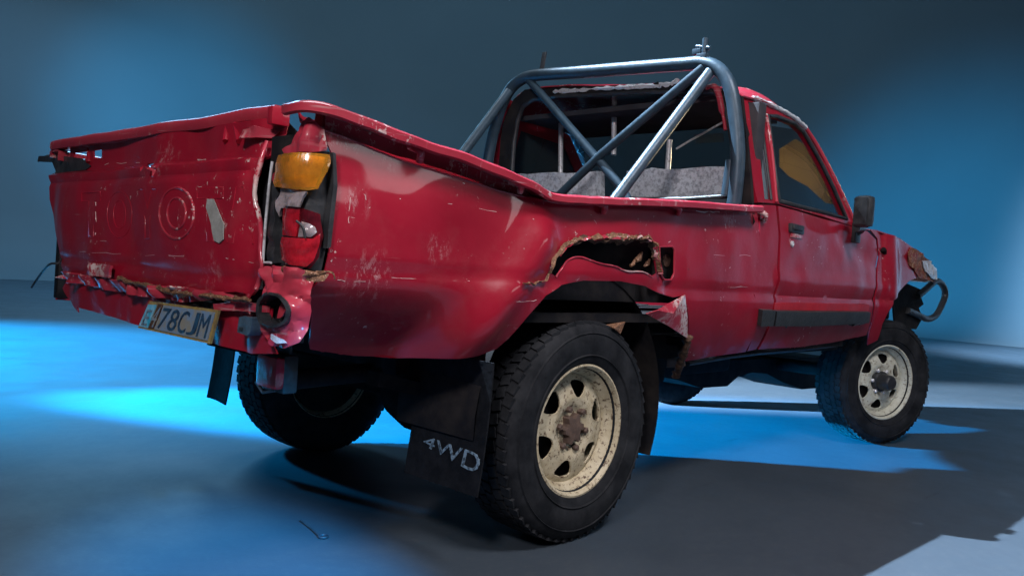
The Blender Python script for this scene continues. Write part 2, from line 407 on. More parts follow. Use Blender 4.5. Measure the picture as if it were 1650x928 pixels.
def xz(pts, fn=ys): return [(q.x, q.z) for q in (PS(a, b, 0, fn) for a, b in pts)]
def fside(x, z): return Vector((x, ys(x, z), z))

# --- right side of the bed
GAPX = 0.985
arch = [(772, 573), (800, 562), (820, 545), (850, 510), (880, 476), (905, 459), (940, 452), (1000, 453), (1040, 461), (1062, 472), (1085, 479), (1102, 476)]
side = [(504, 196), (513, 205), (535, 214), (561, 223), (600, 240), (652, 260), (697, 274), (773, 297), (819, 311), (888, 325), (960, 330), (1085, 336), (1220, 343)]
low = [(1201, 567), (1150, 574), (1104, 582), (1108, 545)]
left = [(740, 578), (690, 579), (640, 577), (560, 572), (500, 563), (497, 470), (523, 440), (530, 400), (537, 300), (534, 245), (524, 225)]
out = xz(side + low) + xz(arch[::-1]) + xz(left)
hole = [(886, 440), (893, 425), (903, 408), (915, 395), (925, 388), (945, 385), (975, 386), (1010, 385), (1042, 387), (1053, 398), (1055, 420), (1058, 440), (1050, 446), (1035, 437), (1010, 436), (990, 428), (965, 423), (935, 413), (915, 418), (905, 432), (896, 445)]
fuel = [(1062, 398), (1083, 397), (1087, 403), (1086, 440), (1081, 451), (1070, 451), (1064, 440)]
panel('bed_side', out, [xz(hole), xz(fuel)], fside, 0.02, M_RED, truck, 0.004)
# rolled shelf and recessed upper strip under the rail
shelf = [PS(a, b) for a, b in side]
V, Fc = [], []
rec = [(0, 0.0), (0.010, 0.004), (0.050, 0.005), (0.058, 0.018), (0.060, 0.11)]
sh = smoothpath(shelf, 5)
RAILZ = [(P(a, b, 1, -0.866).x, P(a, b, 1, -0.866).z) for a, b in ((500, 178), (531, 184), (565, 196), (598, 209), (640, 225), (670, 236), (743, 259), (810, 286), (849, 303), (890, 321), (930, 325), (1085, 332), (1222, 340))]
def railz(x):
    for (x0, z0), (x1, z1) in zip(RAILZ, RAILZ[1:]):
        if x <= x1: return z0 + (z1 - z0) * max(0, (x - x0) / (x1 - x0))
    return RAILZ[-1][1]
for p in sh:
    for a, b in rec: V.append(p + Vector((0, a - 0.002, b if a < .06 else max(.026, railz(p.x) - p.z))))
for i in range(len(sh) - 1):
    for k in range(len(rec) - 1): Fc.append((i * 5 + k, (i + 1) * 5 + k, (i + 1) * 5 + k + 1, i * 5 + k + 1))
obj('upper_recess', *shell(V, Fc, 0.004), M_RED, truck)
# rail
rp = [P(472, 176, 0, -1.108), P(483, 173, 0, -1.112)] + [Vector((-1.10, -0.85, P(500, 171, 1, -0.85).z))]
rp += [P(a, b, 1, -0.866) for a, b in ((531, 178), (565, 190), (598, 203), (640, 219), (670, 230), (743, 253), (810, 280), (849, 297), (872, 310), (890, 317), (930, 320), (960, 322), (1085, 327), (1222, 336))]
prof_r = [(0.018, -0.017), (0.025, -0.013), (0.026, 0.004), (0.018, 0.010), (-0.050, 0.010), (-0.066, 0.004), (-0.068, -0.03), (-0.062, -0.03), (-0.060, 0.002), (0.010, 0.002), (0.013, -0.016)]
rv, rf = sweep(smoothpath(rp, 7), prof_r)
rv = [Vector((v.x + .002 * nz(v.x, v.y, v.z, 9, 3), v.y + .005 * nz(v.x, v.y, v.z, 11, 1), v.z + .003 * nz(v.x, v.y, v.z, 14, 2))) for v in rv]
obj('bed_rail', rv, rf, M_RED2, truck, 50)
for a, b, c, d in ((660, 235, 676, 260), (821, 291, 838, 309), (958, 325, 972, 342), (1078, 329, 1092, 345), (1222, 340, 1230, 357)):
    p, q = PS(a, b, 0.0), PS(c, d, -0.006)
    mid = (p + q) / 2 + Vector((0, -0.022, 0.004))
    obj('rope_hook', *tube(smoothpath([p, mid, q], 5), [0.011] * 6 + [0.010] * 5, 8), M_PINK, truck, 60)
# inner bed wall, floor, headboard, left side (dark inside, plain outside)
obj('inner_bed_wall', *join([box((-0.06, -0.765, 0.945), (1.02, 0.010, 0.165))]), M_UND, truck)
hv, hf = [], []
for k in range(25):
    a = R_(-22 + 205 * k / 24)
    for y, r in ((-.78, .47), (-.44, .475), (-.435, .1)): hv.append(Vector((r * math.cos(a), y, .40 + r * math.sin(a))))
for k in range(24):
    for i in range(2): hf.append((k * 3 + i, k * 3 + i + 1, k * 3 + i + 4, k * 3 + i + 3))
obj('inner_wheel_housing', hv, hf, M_UND, truck)
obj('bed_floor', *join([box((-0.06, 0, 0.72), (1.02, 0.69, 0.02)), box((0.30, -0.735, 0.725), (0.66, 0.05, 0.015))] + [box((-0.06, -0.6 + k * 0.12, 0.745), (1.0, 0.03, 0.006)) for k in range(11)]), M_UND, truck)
obj('headboard', *box((0.955, 0, 0.93), (0.012, 0.77, 0.20)), M_RED, truck)
lout = [(-1.06, 1.14), (-0.5, 1.12), (0.0, 1.12), (0.98, 1.16), (0.98, 0.60), (0.48, 0.60)] + [(0.46 * math.cos(R_(a)), 0.38 + 0.46 * math.sin(R_(a))) for a in range(32, 150, 8)] + [(-0.50, 0.62), (-1.06, 0.64)]
panel('bed_side', lout, [], lambda x, z: Vector((x, 0.845 - 0.02 * max(0, (z - .88) / .3) ** 2 - 0.012 * nz(x, 1, z, 2.4, 5), z)), 0.05, M_RED, truck, 0.004)
lr, lf = sweep([(-1.1, 0.83, 1.17), (-0.4, 0.835, 1.14), (0.98, 0.835, 1.17)], [(-a, b) for a, b in prof_r]); obj('bed_rail', lr, lf, M_RED2, truck, 50)
# liner seen through the rust hole, filler cap
obj('filler_recess', *join([box((0.395, -0.800, 0.925), (0.055, 0.01, 0.075), 0.004)]), M_UND, truck)
cq = PS(1075, 420, 0.03)
obj('filler_cap', *join([([v + cq for v in lathe([(0, 0.001), (0, 0.022), (0.012, 0.024), (0.02, 0.02)], 18)[0]], lathe([(0, 0.001), (0, 0.022), (0.012, 0.024), (0.02, 0.02)], 18)[1])]), M_RUSTD, truck)
fr = [PS(a, b, -0.004) for a, b in fuel]
obj('filler_frame', *tube(fr, 0.004, 6, True), M_RED2, truck)
for a, b, s in ((1030, 415, .02), (1043, 425, .016), (1020, 425, .014)):
    c = PS(a, b, 0.03); obj('rust_clump', *tube([c + Vector((-s, 0, -s * .6)), c, c + Vector((s, .004, s))], [s * .3, s * .55, s * .2], 7, jit=.9), M_RUST, truck)
# crumpled rusty lip round the hole and torn crease leading to it
lip = [(770, 455), (820, 457), (850, 458), (870, 455), (880, 447), (887, 434), (893, 421), (903, 405), (915, 393), (930, 387), (955, 384), (990, 384), (1020, 383), (1042, 385), (1054, 395), (1057, 415), (1061, 437)]
lp = smoothpath([PS(a, b, -0.004) for a, b in lip], 12)
def torn(path, w0, w1, m, seed, ctr, name='torn_rusty_edge'):
    V, Fc = [], []; rnd = random.Random(seed)
    for i, p in enumerate(path):
        t = i / (len(path) - 1); w = w0 + (w1 - w0) * min(1, max(0, (t - .18) * 4))
        out = Vector((p.x - ctr.x, 0, p.z - ctr.z)).normalized()
        k = 1 + 1.9 * nz(p.x, 0, p.z, 38, seed) + rnd.uniform(-.5, .5); j = nz(p.x, 0, p.z, 30, seed + 4)
        V += [p - out * w * .45 * k + Vector((0, .006, 0)), p + Vector((0, -.003 - w * .45 * (1 + j), 0)) - out * w * .1, p + out * w * .45 * max(.2, k) + Vector((0, -w * (.30 + .5 * j), 0)), p + out * w * (.75 + .3 * rnd.random()) + Vector((0, .0005, 0))]
    for i in range(len(path) - 1):
        for q in range(3): Fc.append((i * 4 + q, i * 4 + q + 1, i * 4 + q + 5, i * 4 + q + 4))
    return obj(name, *shell(V, Fc, .0015), m, truck, 22)
lq = [p + Vector((.006 * nz(p.x, 0, p.z, 28, 6), -.004 + .008 * nz(p.x, 0, p.z, 33, 1), .008 * nz(p.x, 0, p.z, 30, 8) + .005 * nz(p.x, 0, p.z, 90, 5))) * 1.0 for p in lp]
torn(lq[20:], .004, .015, M_RUST, 3, PS(985, 440))
lq2 = [p + Vector((.008 * nz(p.x, 0, p.z, 41, 16), -.006 + .008 * nz(p.x, 0, p.z, 47, 11), .009 * nz(p.x, 0, p.z, 37, 18) - .002)) for p in lp[80:]]
torn(lq2, .004, .011, M_PINK, 9, PS(985, 440), 'torn_paint_edge')
lq3 = [p + Vector((.010 * nz(p.x, 0, p.z, 31, 26), .004, .010 * nz(p.x, 0, p.z, 27, 28) - .006)) for p in lp[70:180]]
torn(lq3, .006, .020, M_RUSTD, 19, PS(985, 440), 'rusted_inner_edge')
lo = smoothpath([PS(a, b, -0.002) for a, b in [(896, 446), (905, 433), (916, 419), (935, 414), (965, 424), (990, 429), (1010, 437), (1035, 438), (1052, 447)]], 6)
obj('torn_lower_edge', *tube(lo, 0.0028, 6, jit=.6), M_PINK, truck, 60)
# torn flap at the front of the arch
ft = [PS(1042, 506, -0.03), PS(1104, 475, -0.008), PS(1108, 512, -0.012), PS(1108, 545, -0.014), PS(1080, 527, -0.05), PS(1085, 505, -0.045), PS(1060, 500, -0.045)]
obj('torn_flap', *shell(ft, [(0, 6, 4), (6, 5, 4), (6, 1, 5), (1, 2, 5), (5, 2, 3), (4, 5, 3)], 0.004), M_PINK, truck, 20)
rc = [PS(1108, 540, -.004), PS(1106, 558, -.01), PS(1100, 572, 0), PS(1095, 590, .01), PS(1088, 605, .02)]
obj('rusted_arch_foot', *tube(smoothpath(rc, 6), [.012 + .006 * ((i * 7) % 5) / 5 for i in range(25)], 9, jit=1.0), M_RUSTD, truck, 60)
g = [P(975, 523, 1, -.78), P(1008, 518, 1, -.80), P(1000, 538, 1, -.80), P(990, 528, 1, -.81)]
obj('bent_bracket', *shell(g, [(0, 1, 3), (1, 2, 3)], 0.004), M_RUST, truck, 20)


# --- rounded rear right corner: arc-length coordinate along the corner
XB, YB, RB = -1.10, -0.845, 0.045
def corner_xy(s):       # s=0 where the rear face meets the rounding; negative towards the tailgate
    L = RB * math.pi / 2
    if s < 0: return XB, YB + RB - s, (-1, 0)
    if s > L: return XB + RB + s - L, YB, (0, -1)
    a = s / RB; return XB + RB - RB * math.cos(a), YB + RB - RB * math.sin(a), (-math.cos(a), -math.sin(a))
def PC(px, py):         # pixel -> (s, z) on the corner
    d = ray(px, py); best = None
    for k in range(400):
        s = -0.20 + k * 0.0012; x, y, nrm = corner_xy(s)
        # signed offset of the ray from this vertical line
        e = d.x * (y - CO.y) - d.y * (x - CO.x)
        if best is None or abs(e) < best[0]:
            t = ((x - CO.x) * d.x + (y - CO.y) * d.y) / (d.x ** 2 + d.y ** 2); best = (abs(e), s, CO.z + d.z * t)
    return best[1], best[2]
def corner(s, z, off=0.0, dent=0.0):
    x, y, nr = corner_xy(s); w = off + dent * (abs(nz(s, 0, z, 17, 3)) * 1.7 - .5 + .35 * abs(nz(s, 0, z, 44, 8)))
    return Vector((x + nr[0] * w, y + nr[1] * w, z))
def cpanel(name, px, holes, off, mat_, dent=0.0, s=0.012, th=0.004, parent=truck, bulge=0.0):
    o2 = [PC(a, b) for a, b in px]; h2 = [[PC(a, b) for a, b in h] for h in holes]
    cs = sum(q[0] for q in o2) / len(o2); cz = sum(q[1] for q in o2) / len(o2)
    hs = max(abs(q[0] - cs) for q in o2); hz = max(abs(q[1] - cz) for q in o2)
    return panel(name, o2, h2, lambda a, b: corner(a, b, off + bulge * max(0, 1 - ((a - cs) / hs) ** 2) * max(0, 1 - ((b - cz) / hz) ** 2), dent), s, mat_, parent, th, 40 if dent < .012 else 26)
def ell(cx, cy, rx, ry, n=22, rot=0.0):
    return [(cx + rx * math.cos(t) * math.cos(rot) - ry * math.sin(t) * math.sin(rot), cy + rx * math.cos(t) * math.sin(rot) + ry * math.sin(t) * math.cos(rot)) for t in [2 * math.pi * k / n for k in range(n)]]
cpanel('rear_corner_top', [(453, 241), (466, 231), (474, 218), (479, 210), (484, 196), (497, 189), (508, 196), (524, 209), (528, 243), (500, 246), (455, 247)], [], 0.001, M_PINK, 0.018, 0.008)
lampo = cpanel('tail_lamp', [(445, 249), (470, 246), (534, 244), (539, 300), (531, 398), (522, 440), (500, 434), (470, 430), (433, 426), (437, 360), (443, 300)], [], -0.012, M_BLK, 0.004, 0.014, 0.006)
cpanel('lamp_rim', [(533, 246), (537, 248), (540, 300), (529, 398), (523, 400), (526, 360), (533, 300)], [], 0.010, M_BLK, 0, 0.008, 0.02, lampo)
cpanel('lamp_rim', [(443, 300), (448, 298), (451, 312), (446, 350), (446, 424), (433, 426), (437, 360)], [], 0.006, M_BLK, 0.006, 0.008, 0.02, lampo)
cpanel('amber_lens', [(457, 252), (470, 249), (500, 248), (526, 250), (527, 262), (518, 284), (510, 305), (498, 308), (470, 305), (452, 302), (450, 294), (453, 268)], [], 0.014, M_AMBER, 0.003, 0.007, 0.004, lampo, 0.010)
cpanel('amber_reflector', [(458, 254), (500, 251), (524, 253), (516, 284), (507, 302), (470, 302), (454, 298), (455, 268)], [], 0.0, M_REFL, 0.011, 0.007, 0.003, lampo)
cpanel('lens_backing', [(458, 334), (488, 336), (516, 345), (522, 380), (514, 415), (500, 433), (458, 428), (454, 400)], [], -0.002, M_LDRK, 0.004, 0.01, 0.006, lampo)
cpanel('broken_clear_lens', [(456, 305), (496, 308), (490, 318), (487, 335), (470, 333), (458, 336), (455, 350), (452, 325)], [], 0.008, M_LCLR, 0.012, 0.006, 0.008, lampo)
cpanel('red_lens', [(459, 336), (472, 332), (486, 336), (483, 356), (479, 382), (458, 379), (457, 360)], [], 0.004, M_LRED, 0.004, 0.008, 0.008, lampo, 0.006)
cpanel('reversing_bulb_cover', [(485, 357), (497, 360), (507, 366), (509, 374), (500, 382), (482, 382)], [], 0.002, M_LCLR, 0.010, 0.006, 0.006, lampo, 0.010)
cpanel('red_lens', [(458, 382), (480, 384), (503, 385), (514, 377), (512, 395), (503, 420), (494, 430), (470, 427), (456, 418), (454, 400)], [], 0.004, M_LRED, 0.006, 0.008, 0.008, lampo, 0.008)
obj('lamp_trim', *tube(smoothpath([corner(*PC(a, b), 0.016) for a, b in ((449, 262), (444, 300), (438, 360), (434, 424))], 5), .0035, 6), M_BARE, lampo, 60)
obj('lamp_trim', *tube([corner(*PC(a, b), 0.016) for a, b in ((434, 424), (447, 424))], .003, 6), M_BARE, lampo, 60)
cl = smoothpath([corner(*PC(a, b), 0.018) for a, b in ((484, 357), (491, 366), (493, 384))], 4)
obj('lamp_wire', *tube(cl, 0.003, 6), M_BLK, lampo)
# crushed lower corner with the round hole
cpanel('crushed_rear_corner', [(433, 430), (445, 428), (462, 430), (485, 431), (500, 441), (503, 455), (497, 475), (499, 500), (495, 528), (484, 550), (468, 560), (446, 557), (432, 540), (426, 515), (427, 500), (432, 480)], [ell(453, 500, 22, 27)], 0.014, M_PINK, 0.024, 0.007, 0.006, truck, 0.012)
cpanel('corner_hole_collar', ell(453, 500, 24, 29), [ell(453, 500, 20, 25)], 0.030, M_BLK, 0.01, 0.006, 0.03)
cpanel('corner_inner_scrap', [(457, 476), (463, 487), (461, 500), (451, 512), (446, 513), (450, 495)], [], 0.0, M_RED2, 0.01, 0.008)
cpanel('corner_inner_backing', ell(453, 500, 32, 36), [], -0.03, M_UND, 0.0, 0.012)
rt = smoothpath([corner(*PC(a, b), 0.012) for a, b in ((462, 433), (485, 439), (505, 440), (528, 438), (535, 449))], 6)
obj('torn_rusty_strip', *tube(rt, [.004, .007, .006, .008, .007, .006, .008, .006, .005, .006, .006, .005, .004, .005, .004, .004, .003, .003, .003, .003, .002, .002, .002, .002, .002], 8, jit=1.0), M_RUST, truck, 60)
cpanel('rusty_tear', [(480, 440), (500, 438), (525, 441), (515, 452), (497, 455), (488, 450)], [], 0.016, M_RUST, 0.02, 0.008)
cpanel('bent_metal_tab', [(456, 538), (470, 545), (473, 550), (464, 552), (455, 545)], [], 0.034, M_BARE, 0.01, 0.006)

# --- tailgate
def xt(y, z):
    x = -1.100
    u = (z - 0.92) / 0.20
    x -= 0.022 * max(0, 1 - u * u) * (1 if abs(y) < .62 else max(0, 1 - (abs(y) - .62) / .15))
    w = max(0, min(1, (z - 1.088) / 0.012)); x += 0.026 * w * w * (3 - 2 * w)
    x += 0.006 * math.exp(-((z - 1.06) / 0.008) ** 2) + 0.008 * math.exp(-((z - 0.80) / 0.008) ** 2)
    x += 0.030 * math.exp(-((y + 0.645 + .1 * (z - .95)) / 0.045) ** 2) * (0.6 + nz(y, z, 0, 7, 2))
    x += 0.014 * nz(y, 0, z, 3.2, 1) + 0.005 * nz(y, 0, z, 9, 5)
    return x
def PT(px, py, off=0.0):
    x = -1.1
    for _ in range(8):
        p = P(px, py, 0, x - off); x = xt(p.y, p.z)
    return P(px, py, 0, x - off)
def tpanel(name, px, holes, off, mat_, s=0.018, th=0.004, jag=0.0, parent=truck, f=None):
    o2 = [(q.y, q.z) for q in (PT(a, b) for a, b in px)]
    h2 = [[(q.y, q.z) for q in (PT(a, b) for a, b in h)] for h in holes]
    return panel(name, o2, h2, lambda y, z: Vector((xt(y, z) - off + jag * nz(y, 0, z, 20, 8) + (f(y, z) if f else 0), y, z)), s, mat_, parent, th)
tg = [(112, 262), (113, 238), (170, 229), (240, 219), (330, 206), (400, 195), (442, 187), (437, 225), (425, 255), (413, 290), (410, 320), (416, 345), (421, 375), (420, 400), (422, 432), (418, 452), (413, 466), (405, 476),
      (380, 470), (350, 473), (320, 468), (290, 465), (250, 462), (215, 456), (190, 452), (160, 450), (130, 443), (103, 438), (97, 425), (95, 400), (88, 362), (80, 322), (79, 288), (88, 268)]
gate = tpanel('tailgate', tg, [[(237, 264), (246, 263), (252, 272), (246, 286), (241, 284), (242, 276)], [(118, 247), (140, 244), (140, 256), (120, 259)], [(150, 243), (164, 241), (164, 254), (150, 256)]], 0.0, M_RED, 0.016, 0.006)
def bar(name, a, b, h0, h1, off, mat_, d=0.02):
    A, B = PT(*a, off), PT(*b, off)
    v, f = sweep([A.lerp(B, k / 24) + Vector((.006 * nz(k * .4, 0, 0, 1, 3), 0, .006 * nz(k * .3, 0, 0, 1, 7))) for k in range(25)], [(d, -h0), (d + .004, -h0 * .4), (d + .002, h0 * .6), (d * .6, h0), (-d, h0), (-d - .003, 0), (-d, -h0)])
    return obj(name, v, f, mat_, gate, 50)
bar('top_rail', (92, 235), (450, 181), 0.017, 0.013, 0.004, M_RED2)
for a, b, c, d in ((145, 235, 143, 262), (368, 203, 364, 228), (380, 201, 386, 228)):
    obj('rail_strut', *tube([PT(a, b, -0.01), PT(c, d, 0.004)], 0.009, 8), M_RED, gate)
obj('end_cap', *box(PT(449, 188, -0.01), (0.024, 0.012, 0.022), 0.005), M_RED, gate)
tpanel('gate_edge_strip', [(64, 252), (90, 250), (135, 256), (148, 268), (140, 274), (90, 280), (86, 262), (62, 261)], [], 0.004, M_BLK, 0.02, 0.008, 0.0, gate)
# torn edge of the gate, right
tpanel('torn_gate_corner', [(398, 214), (420, 205), (437, 209), (432, 222), (420, 224), (398, 226)], [], 0.016, M_PINK, 0.010, 0.004, 0.03, gate)
eg = smoothpath([PT(a, b, 0.006) for a, b in ((430, 228), (420, 262), (412, 292), (411, 322), (417, 346), (421, 375), (420, 400), (422, 432), (417, 455), (412, 467))], 5)
obj('gate_edge', *tube(eg, 0.006, 8, jit=.4), M_PINK, gate, 60)
tpanel('grey_patch', [(336, 321), (346, 321), (354, 340), (363, 362), (362, 386), (355, 392), (347, 388), (342, 360), (334, 335)], [], 0.004, M_GREYP, 0.012, 0.002, 0, gate)
# embossed letters
def emb(pts, closed=False, r=0.0018):
    q = [PT(a, b, -0.0004) for a, b in pts]
    return tube(q, r, 6, closed)
def boxmap(x0, x1, yt0, yt1, yb0, yb1, pts):
    return [(x0 + (x1 - x0) * u, (yt0 + (yt1 - yt0) * u) * (1 - v) + (yb0 + (yb1 - yb0) * u) * v) for u, v in pts]
LT = [(0, 0), (1, 0), (1, .2), (.62, .2), (.62, 1), (.38, 1), (.38, .2), (0, .2)]
LY = [(0, 0), (.28, 0), (.5, .38), (.72, 0), (1, 0), (.62, .6), (.62, 1), (.38, 1), (.38, .6)]
LA = [(.36, 0), (.64, 0), (1, 1), (.76, 1), (.68, .76), (.32, .76), (.24, 1), (0, 1)]
for nm, arr, bx in (('embossed_letter', LT, (132, 162, 311, 309, 380, 382)), ('embossed_letter', LY, (222, 254, 306, 305, 384, 385)), ('embossed_letter', LT, (318, 360, 303, 302, 388, 390)), ('embossed_letter', LA, (366, 408, 302, 301, 391, 393))):
    obj(nm, *emb(boxmap(*bx, arr), True), M_RED, gate, 60)
obj('embossed_letter', *join([emb(ell(193, 346, 20, 37), True), emb(ell(193, 346, 10, 23), True)]), M_RED, gate, 60)
obj('embossed_letter', *join([emb(ell(285, 344, 28, 41), True, 0.004), emb(ell(285, 344, 15, 25), True, 0.004)]), M_RED2, gate, 60)
# crumpled lip under the gate
tpanel('crumpled_gate_lip', [(103, 436), (160, 448), (240, 458), (320, 466), (404, 474), (400, 484), (372, 486), (350, 478), (335, 485), (300, 487), (272, 480), (255, 482), (225, 476), (200, 470), (188, 471), (160, 463), (120, 455), (98, 447)], [], 0.012, M_RED2, 0.012, 0.005, 0.05)
tpanel('hinge_plate', [(155, 424), (192, 428), (188, 448), (153, 444)], [], 0.022, M_PINK, 0.012, 0.008, 0.01)
rs = smoothpath([PT(a, b, 0.018) for a, b in ((190, 447), (215, 456), (250, 462), (275, 470), (310, 474), (345, 478), (375, 482), (402, 483))], 7)
obj('rusty_gate_seam', *tube(rs, [0.004 + 0.004 * ((i * 5) % 7) / 7 for i in range(len(rs))], 8, jit=1.0), M_RUST, truck, 60)
# rear valance
val = [(98, 444), (130, 452), (190, 472), (260, 482), (330, 490), (400, 492), (430, 497), (428, 545), (440, 570), (395, 570), (350, 557), (300, 546), (225, 527), (165, 508), (118, 495), (119, 503), (110, 490), (105, 480), (96, 464), (101, 455)]
tpanel('rear_valance', val, [], -0.012, M_RED, 0.02, 0.004, 0.006)
tpanel('inner_tail_panel', [(105, 430), (300, 455), (428, 470), (428, 545), (350, 548), (120, 488)], [], -0.05, M_UND, 0.05, 0.004)
tpanel('valance_step', [(350, 490), (400, 487), (428, 492), (428, 503), (352, 500)], [], 0.010, M_PINK, 0.012, 0.02, 0.008)
tpanel('bumper_block', [(399, 511), (408, 509), (421, 513), (417, 535), (413, 541), (396, 535)], [], 0.022, M_BLOCK, 0.012, 0.03)
tpanel('block_hole', [(401, 527), (406, 528), (405, 533), (400, 532)], [], 0.0235, M_BLK, 0.012, 0.001)
tpanel('plate_lamp_bracket', [(300, 478), (352, 490), (352, 500), (298, 489)], [], 0.006, M_UND, 0.012, 0.01, 0.02)
# gap post between gate and lamp
obj('tailgate_post', *join([box((-1.05, -0.705, 0.90), (0.03, 0.050, 0.24), 0.004)]), M_UND, truck)
obj('tailgate_post', *join([box((-1.05, 0.78, 0.85), (0.03, 0.02, 0.2), 0.004)]), M_UND, truck)
tpanel('gate_gap_shade', [(385, 202), (455, 196), (452, 300), (446, 440), (385, 440)], [], -0.045, M_UND, 0.03, 0.004)  # dark sheet set behind the gate gap to stand for its shade
tpanel('latch_plate', [(430, 266), (441, 265), (445, 285), (440, 294), (430, 290)], [], -0.018, M_RED, 0.012, 0.004)
w = smoothpath([PT(108, 416, -.01), PT(100, 417, 0.0), PT(94, 424, 0.01), PT(80, 426, 0.03), PT(66, 441, 0.03), PT(51, 463, 0.03)], 6)
obj('dangling_wire', *tube(w, 0.004, 8), M_BLK, truck)
# number plate
pc = [PT(241, 485, 0.020), PT(352, 500, 0.020), PT(338, 554, 0.020), PT(222, 528, 0.020)]
pu = (pc[1] - pc[0] + pc[2] - pc[3]) / 2; pv = (pc[3] - pc[0] + pc[2] - pc[1]) / 2; pn = pu.cross(pv).normalized()
if pn.x > 0: pn = -pn
def PL(u, v, h=0.0):
    a = pc[0].lerp(pc[1], u); b = pc[3].lerp(pc[2], u); return a.lerp(b, v) + pn * h
def slab(us, h, th=0.003):
    V = [PL(u, v, h) for u, v in us] + [PL(u, v, h - th) for u, v in us]; n = len(us)
    return V, [tuple(range(n)), tuple(range(2 * n - 1, n - 1, -1))] + [(i, (i + 1) % n, (i + 1) % n + n, i + n) for i in range(n)]
plate = obj('number_plate', *slab([(0, 0), (1, 0), (1, 1), (0, 1)], 0.0, 0.006), M_YEL, truck)
obj('plate_face', *slab([(.25, .07), (.97, .07), (.97, .92), (.25, .92)], 0.002), M_PLT, plate)
obj('plate_band', *slab([(0.01, .12), (.14, .10), (.15, .93), (0.01, .93)], 0.002), M_CYAN, plate)
obj('plate_gap', *slab([(.16, .05), (.235, .07), (.235, .92), (.16, .93)], 0.0018), M_RUSTD, plate)
def textmesh(txt):
    c = bpy.data.curves.new('t', 'FONT'); c.body = txt; c.size = 1.0; c.resolution_u = 3
    o = bpy.data.objects.new('t', c); COL.objects.link(o)
    me = bpy.data.meshes.new_from_object(o.evaluated_get(bpy.context.evaluated_depsgraph_get()))
    V = [v.co.copy() for v in me.vertices]; Fc = [tuple(p.vertices) for p in me.polygons]
    bpy.data.objects.remove(o); bpy.data.meshes.remove(me)
    x0, x1 = min(v.x for v in V), max(v.x for v in V); y0, y1 = min(v.y for v in V), max(v.y for v in V)
    return [((v.x - x0) / (x1 - x0), 1 - (v.y - y0) / (y1 - y0)) for v in V], Fc
def plate_char(ch, u0, u1, v0, v1, m, h=0.0035, slant=0.0):
    q, Fc = textmesh(ch)
    V = [PL(u0 + (u1 - u0) * a, v0 + (v1 - v0) * b, h) for a, b in q]
    obj('plate_character', *shell(V, Fc, 0.001), m, plate, 0)
plate_char('E', .045, .12, .30, .86, M_LET)
plate_char('4', .165, .235, .16, .86, M_PLT)
for i, ch in enumerate('78CJM'):
    u0 = .275 + i * .137; plate_char(ch, u0, u0 + .118, .15, .86, M_PBLU)
# rear fog lamp hanging under the bed
fl = P(440, 600, 0, -0.95)
fog = obj('fog_lamp', *box(fl + Vector((0.02, 0, 0)), (0.022, 0.055, 0.05), 0.008), M_BLK, truck)
obj('fog_lens', *box(fl + Vector((-0.012, -0.006, 0.004)), (0.014, 0.05, 0.042), 0.010), M_LRED, fog)
obj('fog_bracket', *box(fl + Vector((0.03, 0, 0.06)), (0.004, 0.03, 0.03)), M_CAGE, fog)
obj('fog_cable', *join([tube([fl + Vector((-.02, .05, -.03)), fl + Vector((-.015, .02, -.055)), fl + Vector((-.015, -.04, -.04))], .004, 6)]), M_CAGE, fog)

# --- roll cage
XH = 0.945
def PH(px, py, x=XH): return P(px, py, 0, x)
hoop = smoothpath([PH(783, 300), PH(786, 262), PH(795, 215), PH(808, 172), PH(822, 145), PH(838, 130), PH(862, 122), PH(930, 117), PH(1020, 110), PH(1100, 104), PH(1130, 102), PH(1152, 108), PH(1168, 124), PH(1179, 150), PH(1186, 200), PH(1189, 250), PH(1186, 300), PH(1180, 345)], 6)
cage = obj('roll_cage', *tube(hoop, 0.0295, 18), M_CAGE, truck, 60)
obj('cage_diagonal', *tube([PH(852, 129), PH(1000, 300), PH(1012, 322)], 0.0205, 16), M_CAGE, cage, 60)
obj('cage_diagonal', *tube([PH(1135, 108, .935), PH(970, 248, .935), PH(880, 335, .935)], 0.0205, 16), M_CAGE, cage, 60)
sA = PH(1146, 114); sB = P(1000, 318, 2, 1.10)
def stay(a, b):
    e = a + (b - a) * ((a.z - 0.745) / (a.z - b.z)); obj('cage_back_stay', *tube([a, e], 0.0235, 16), M_CAGE, cage, 60)
stay(sA, P(985, 330, 1, -0.50))
stay(PH(822, 145), P(735, 262, 1, 0.52))
obj('cage_gusset', *tube([PH(1178, 258), PH(1170, 315)], 0.022, 12), M_CAGE, cage, 60)
obj('light_tab', *join([box(PH(875, 100), (0.003, 0.014, 0.05), 0.002, 0, 0.15)]), M_BLK, cage)
tp = PH(1135, 96)
obj('light_bracket', *join([tube([PH(1133, 100), PH(1137, 62)], 0.012, 10), box(PH(1133, 92), (0.02, 0.022, 0.012), .003), box(PH(1124, 84), (0.012, 0.02, 0.012), .003), tube([PH(1122, 76), PH(1144, 78)], 0.010, 8)]), M_CAGE, cage, 50)

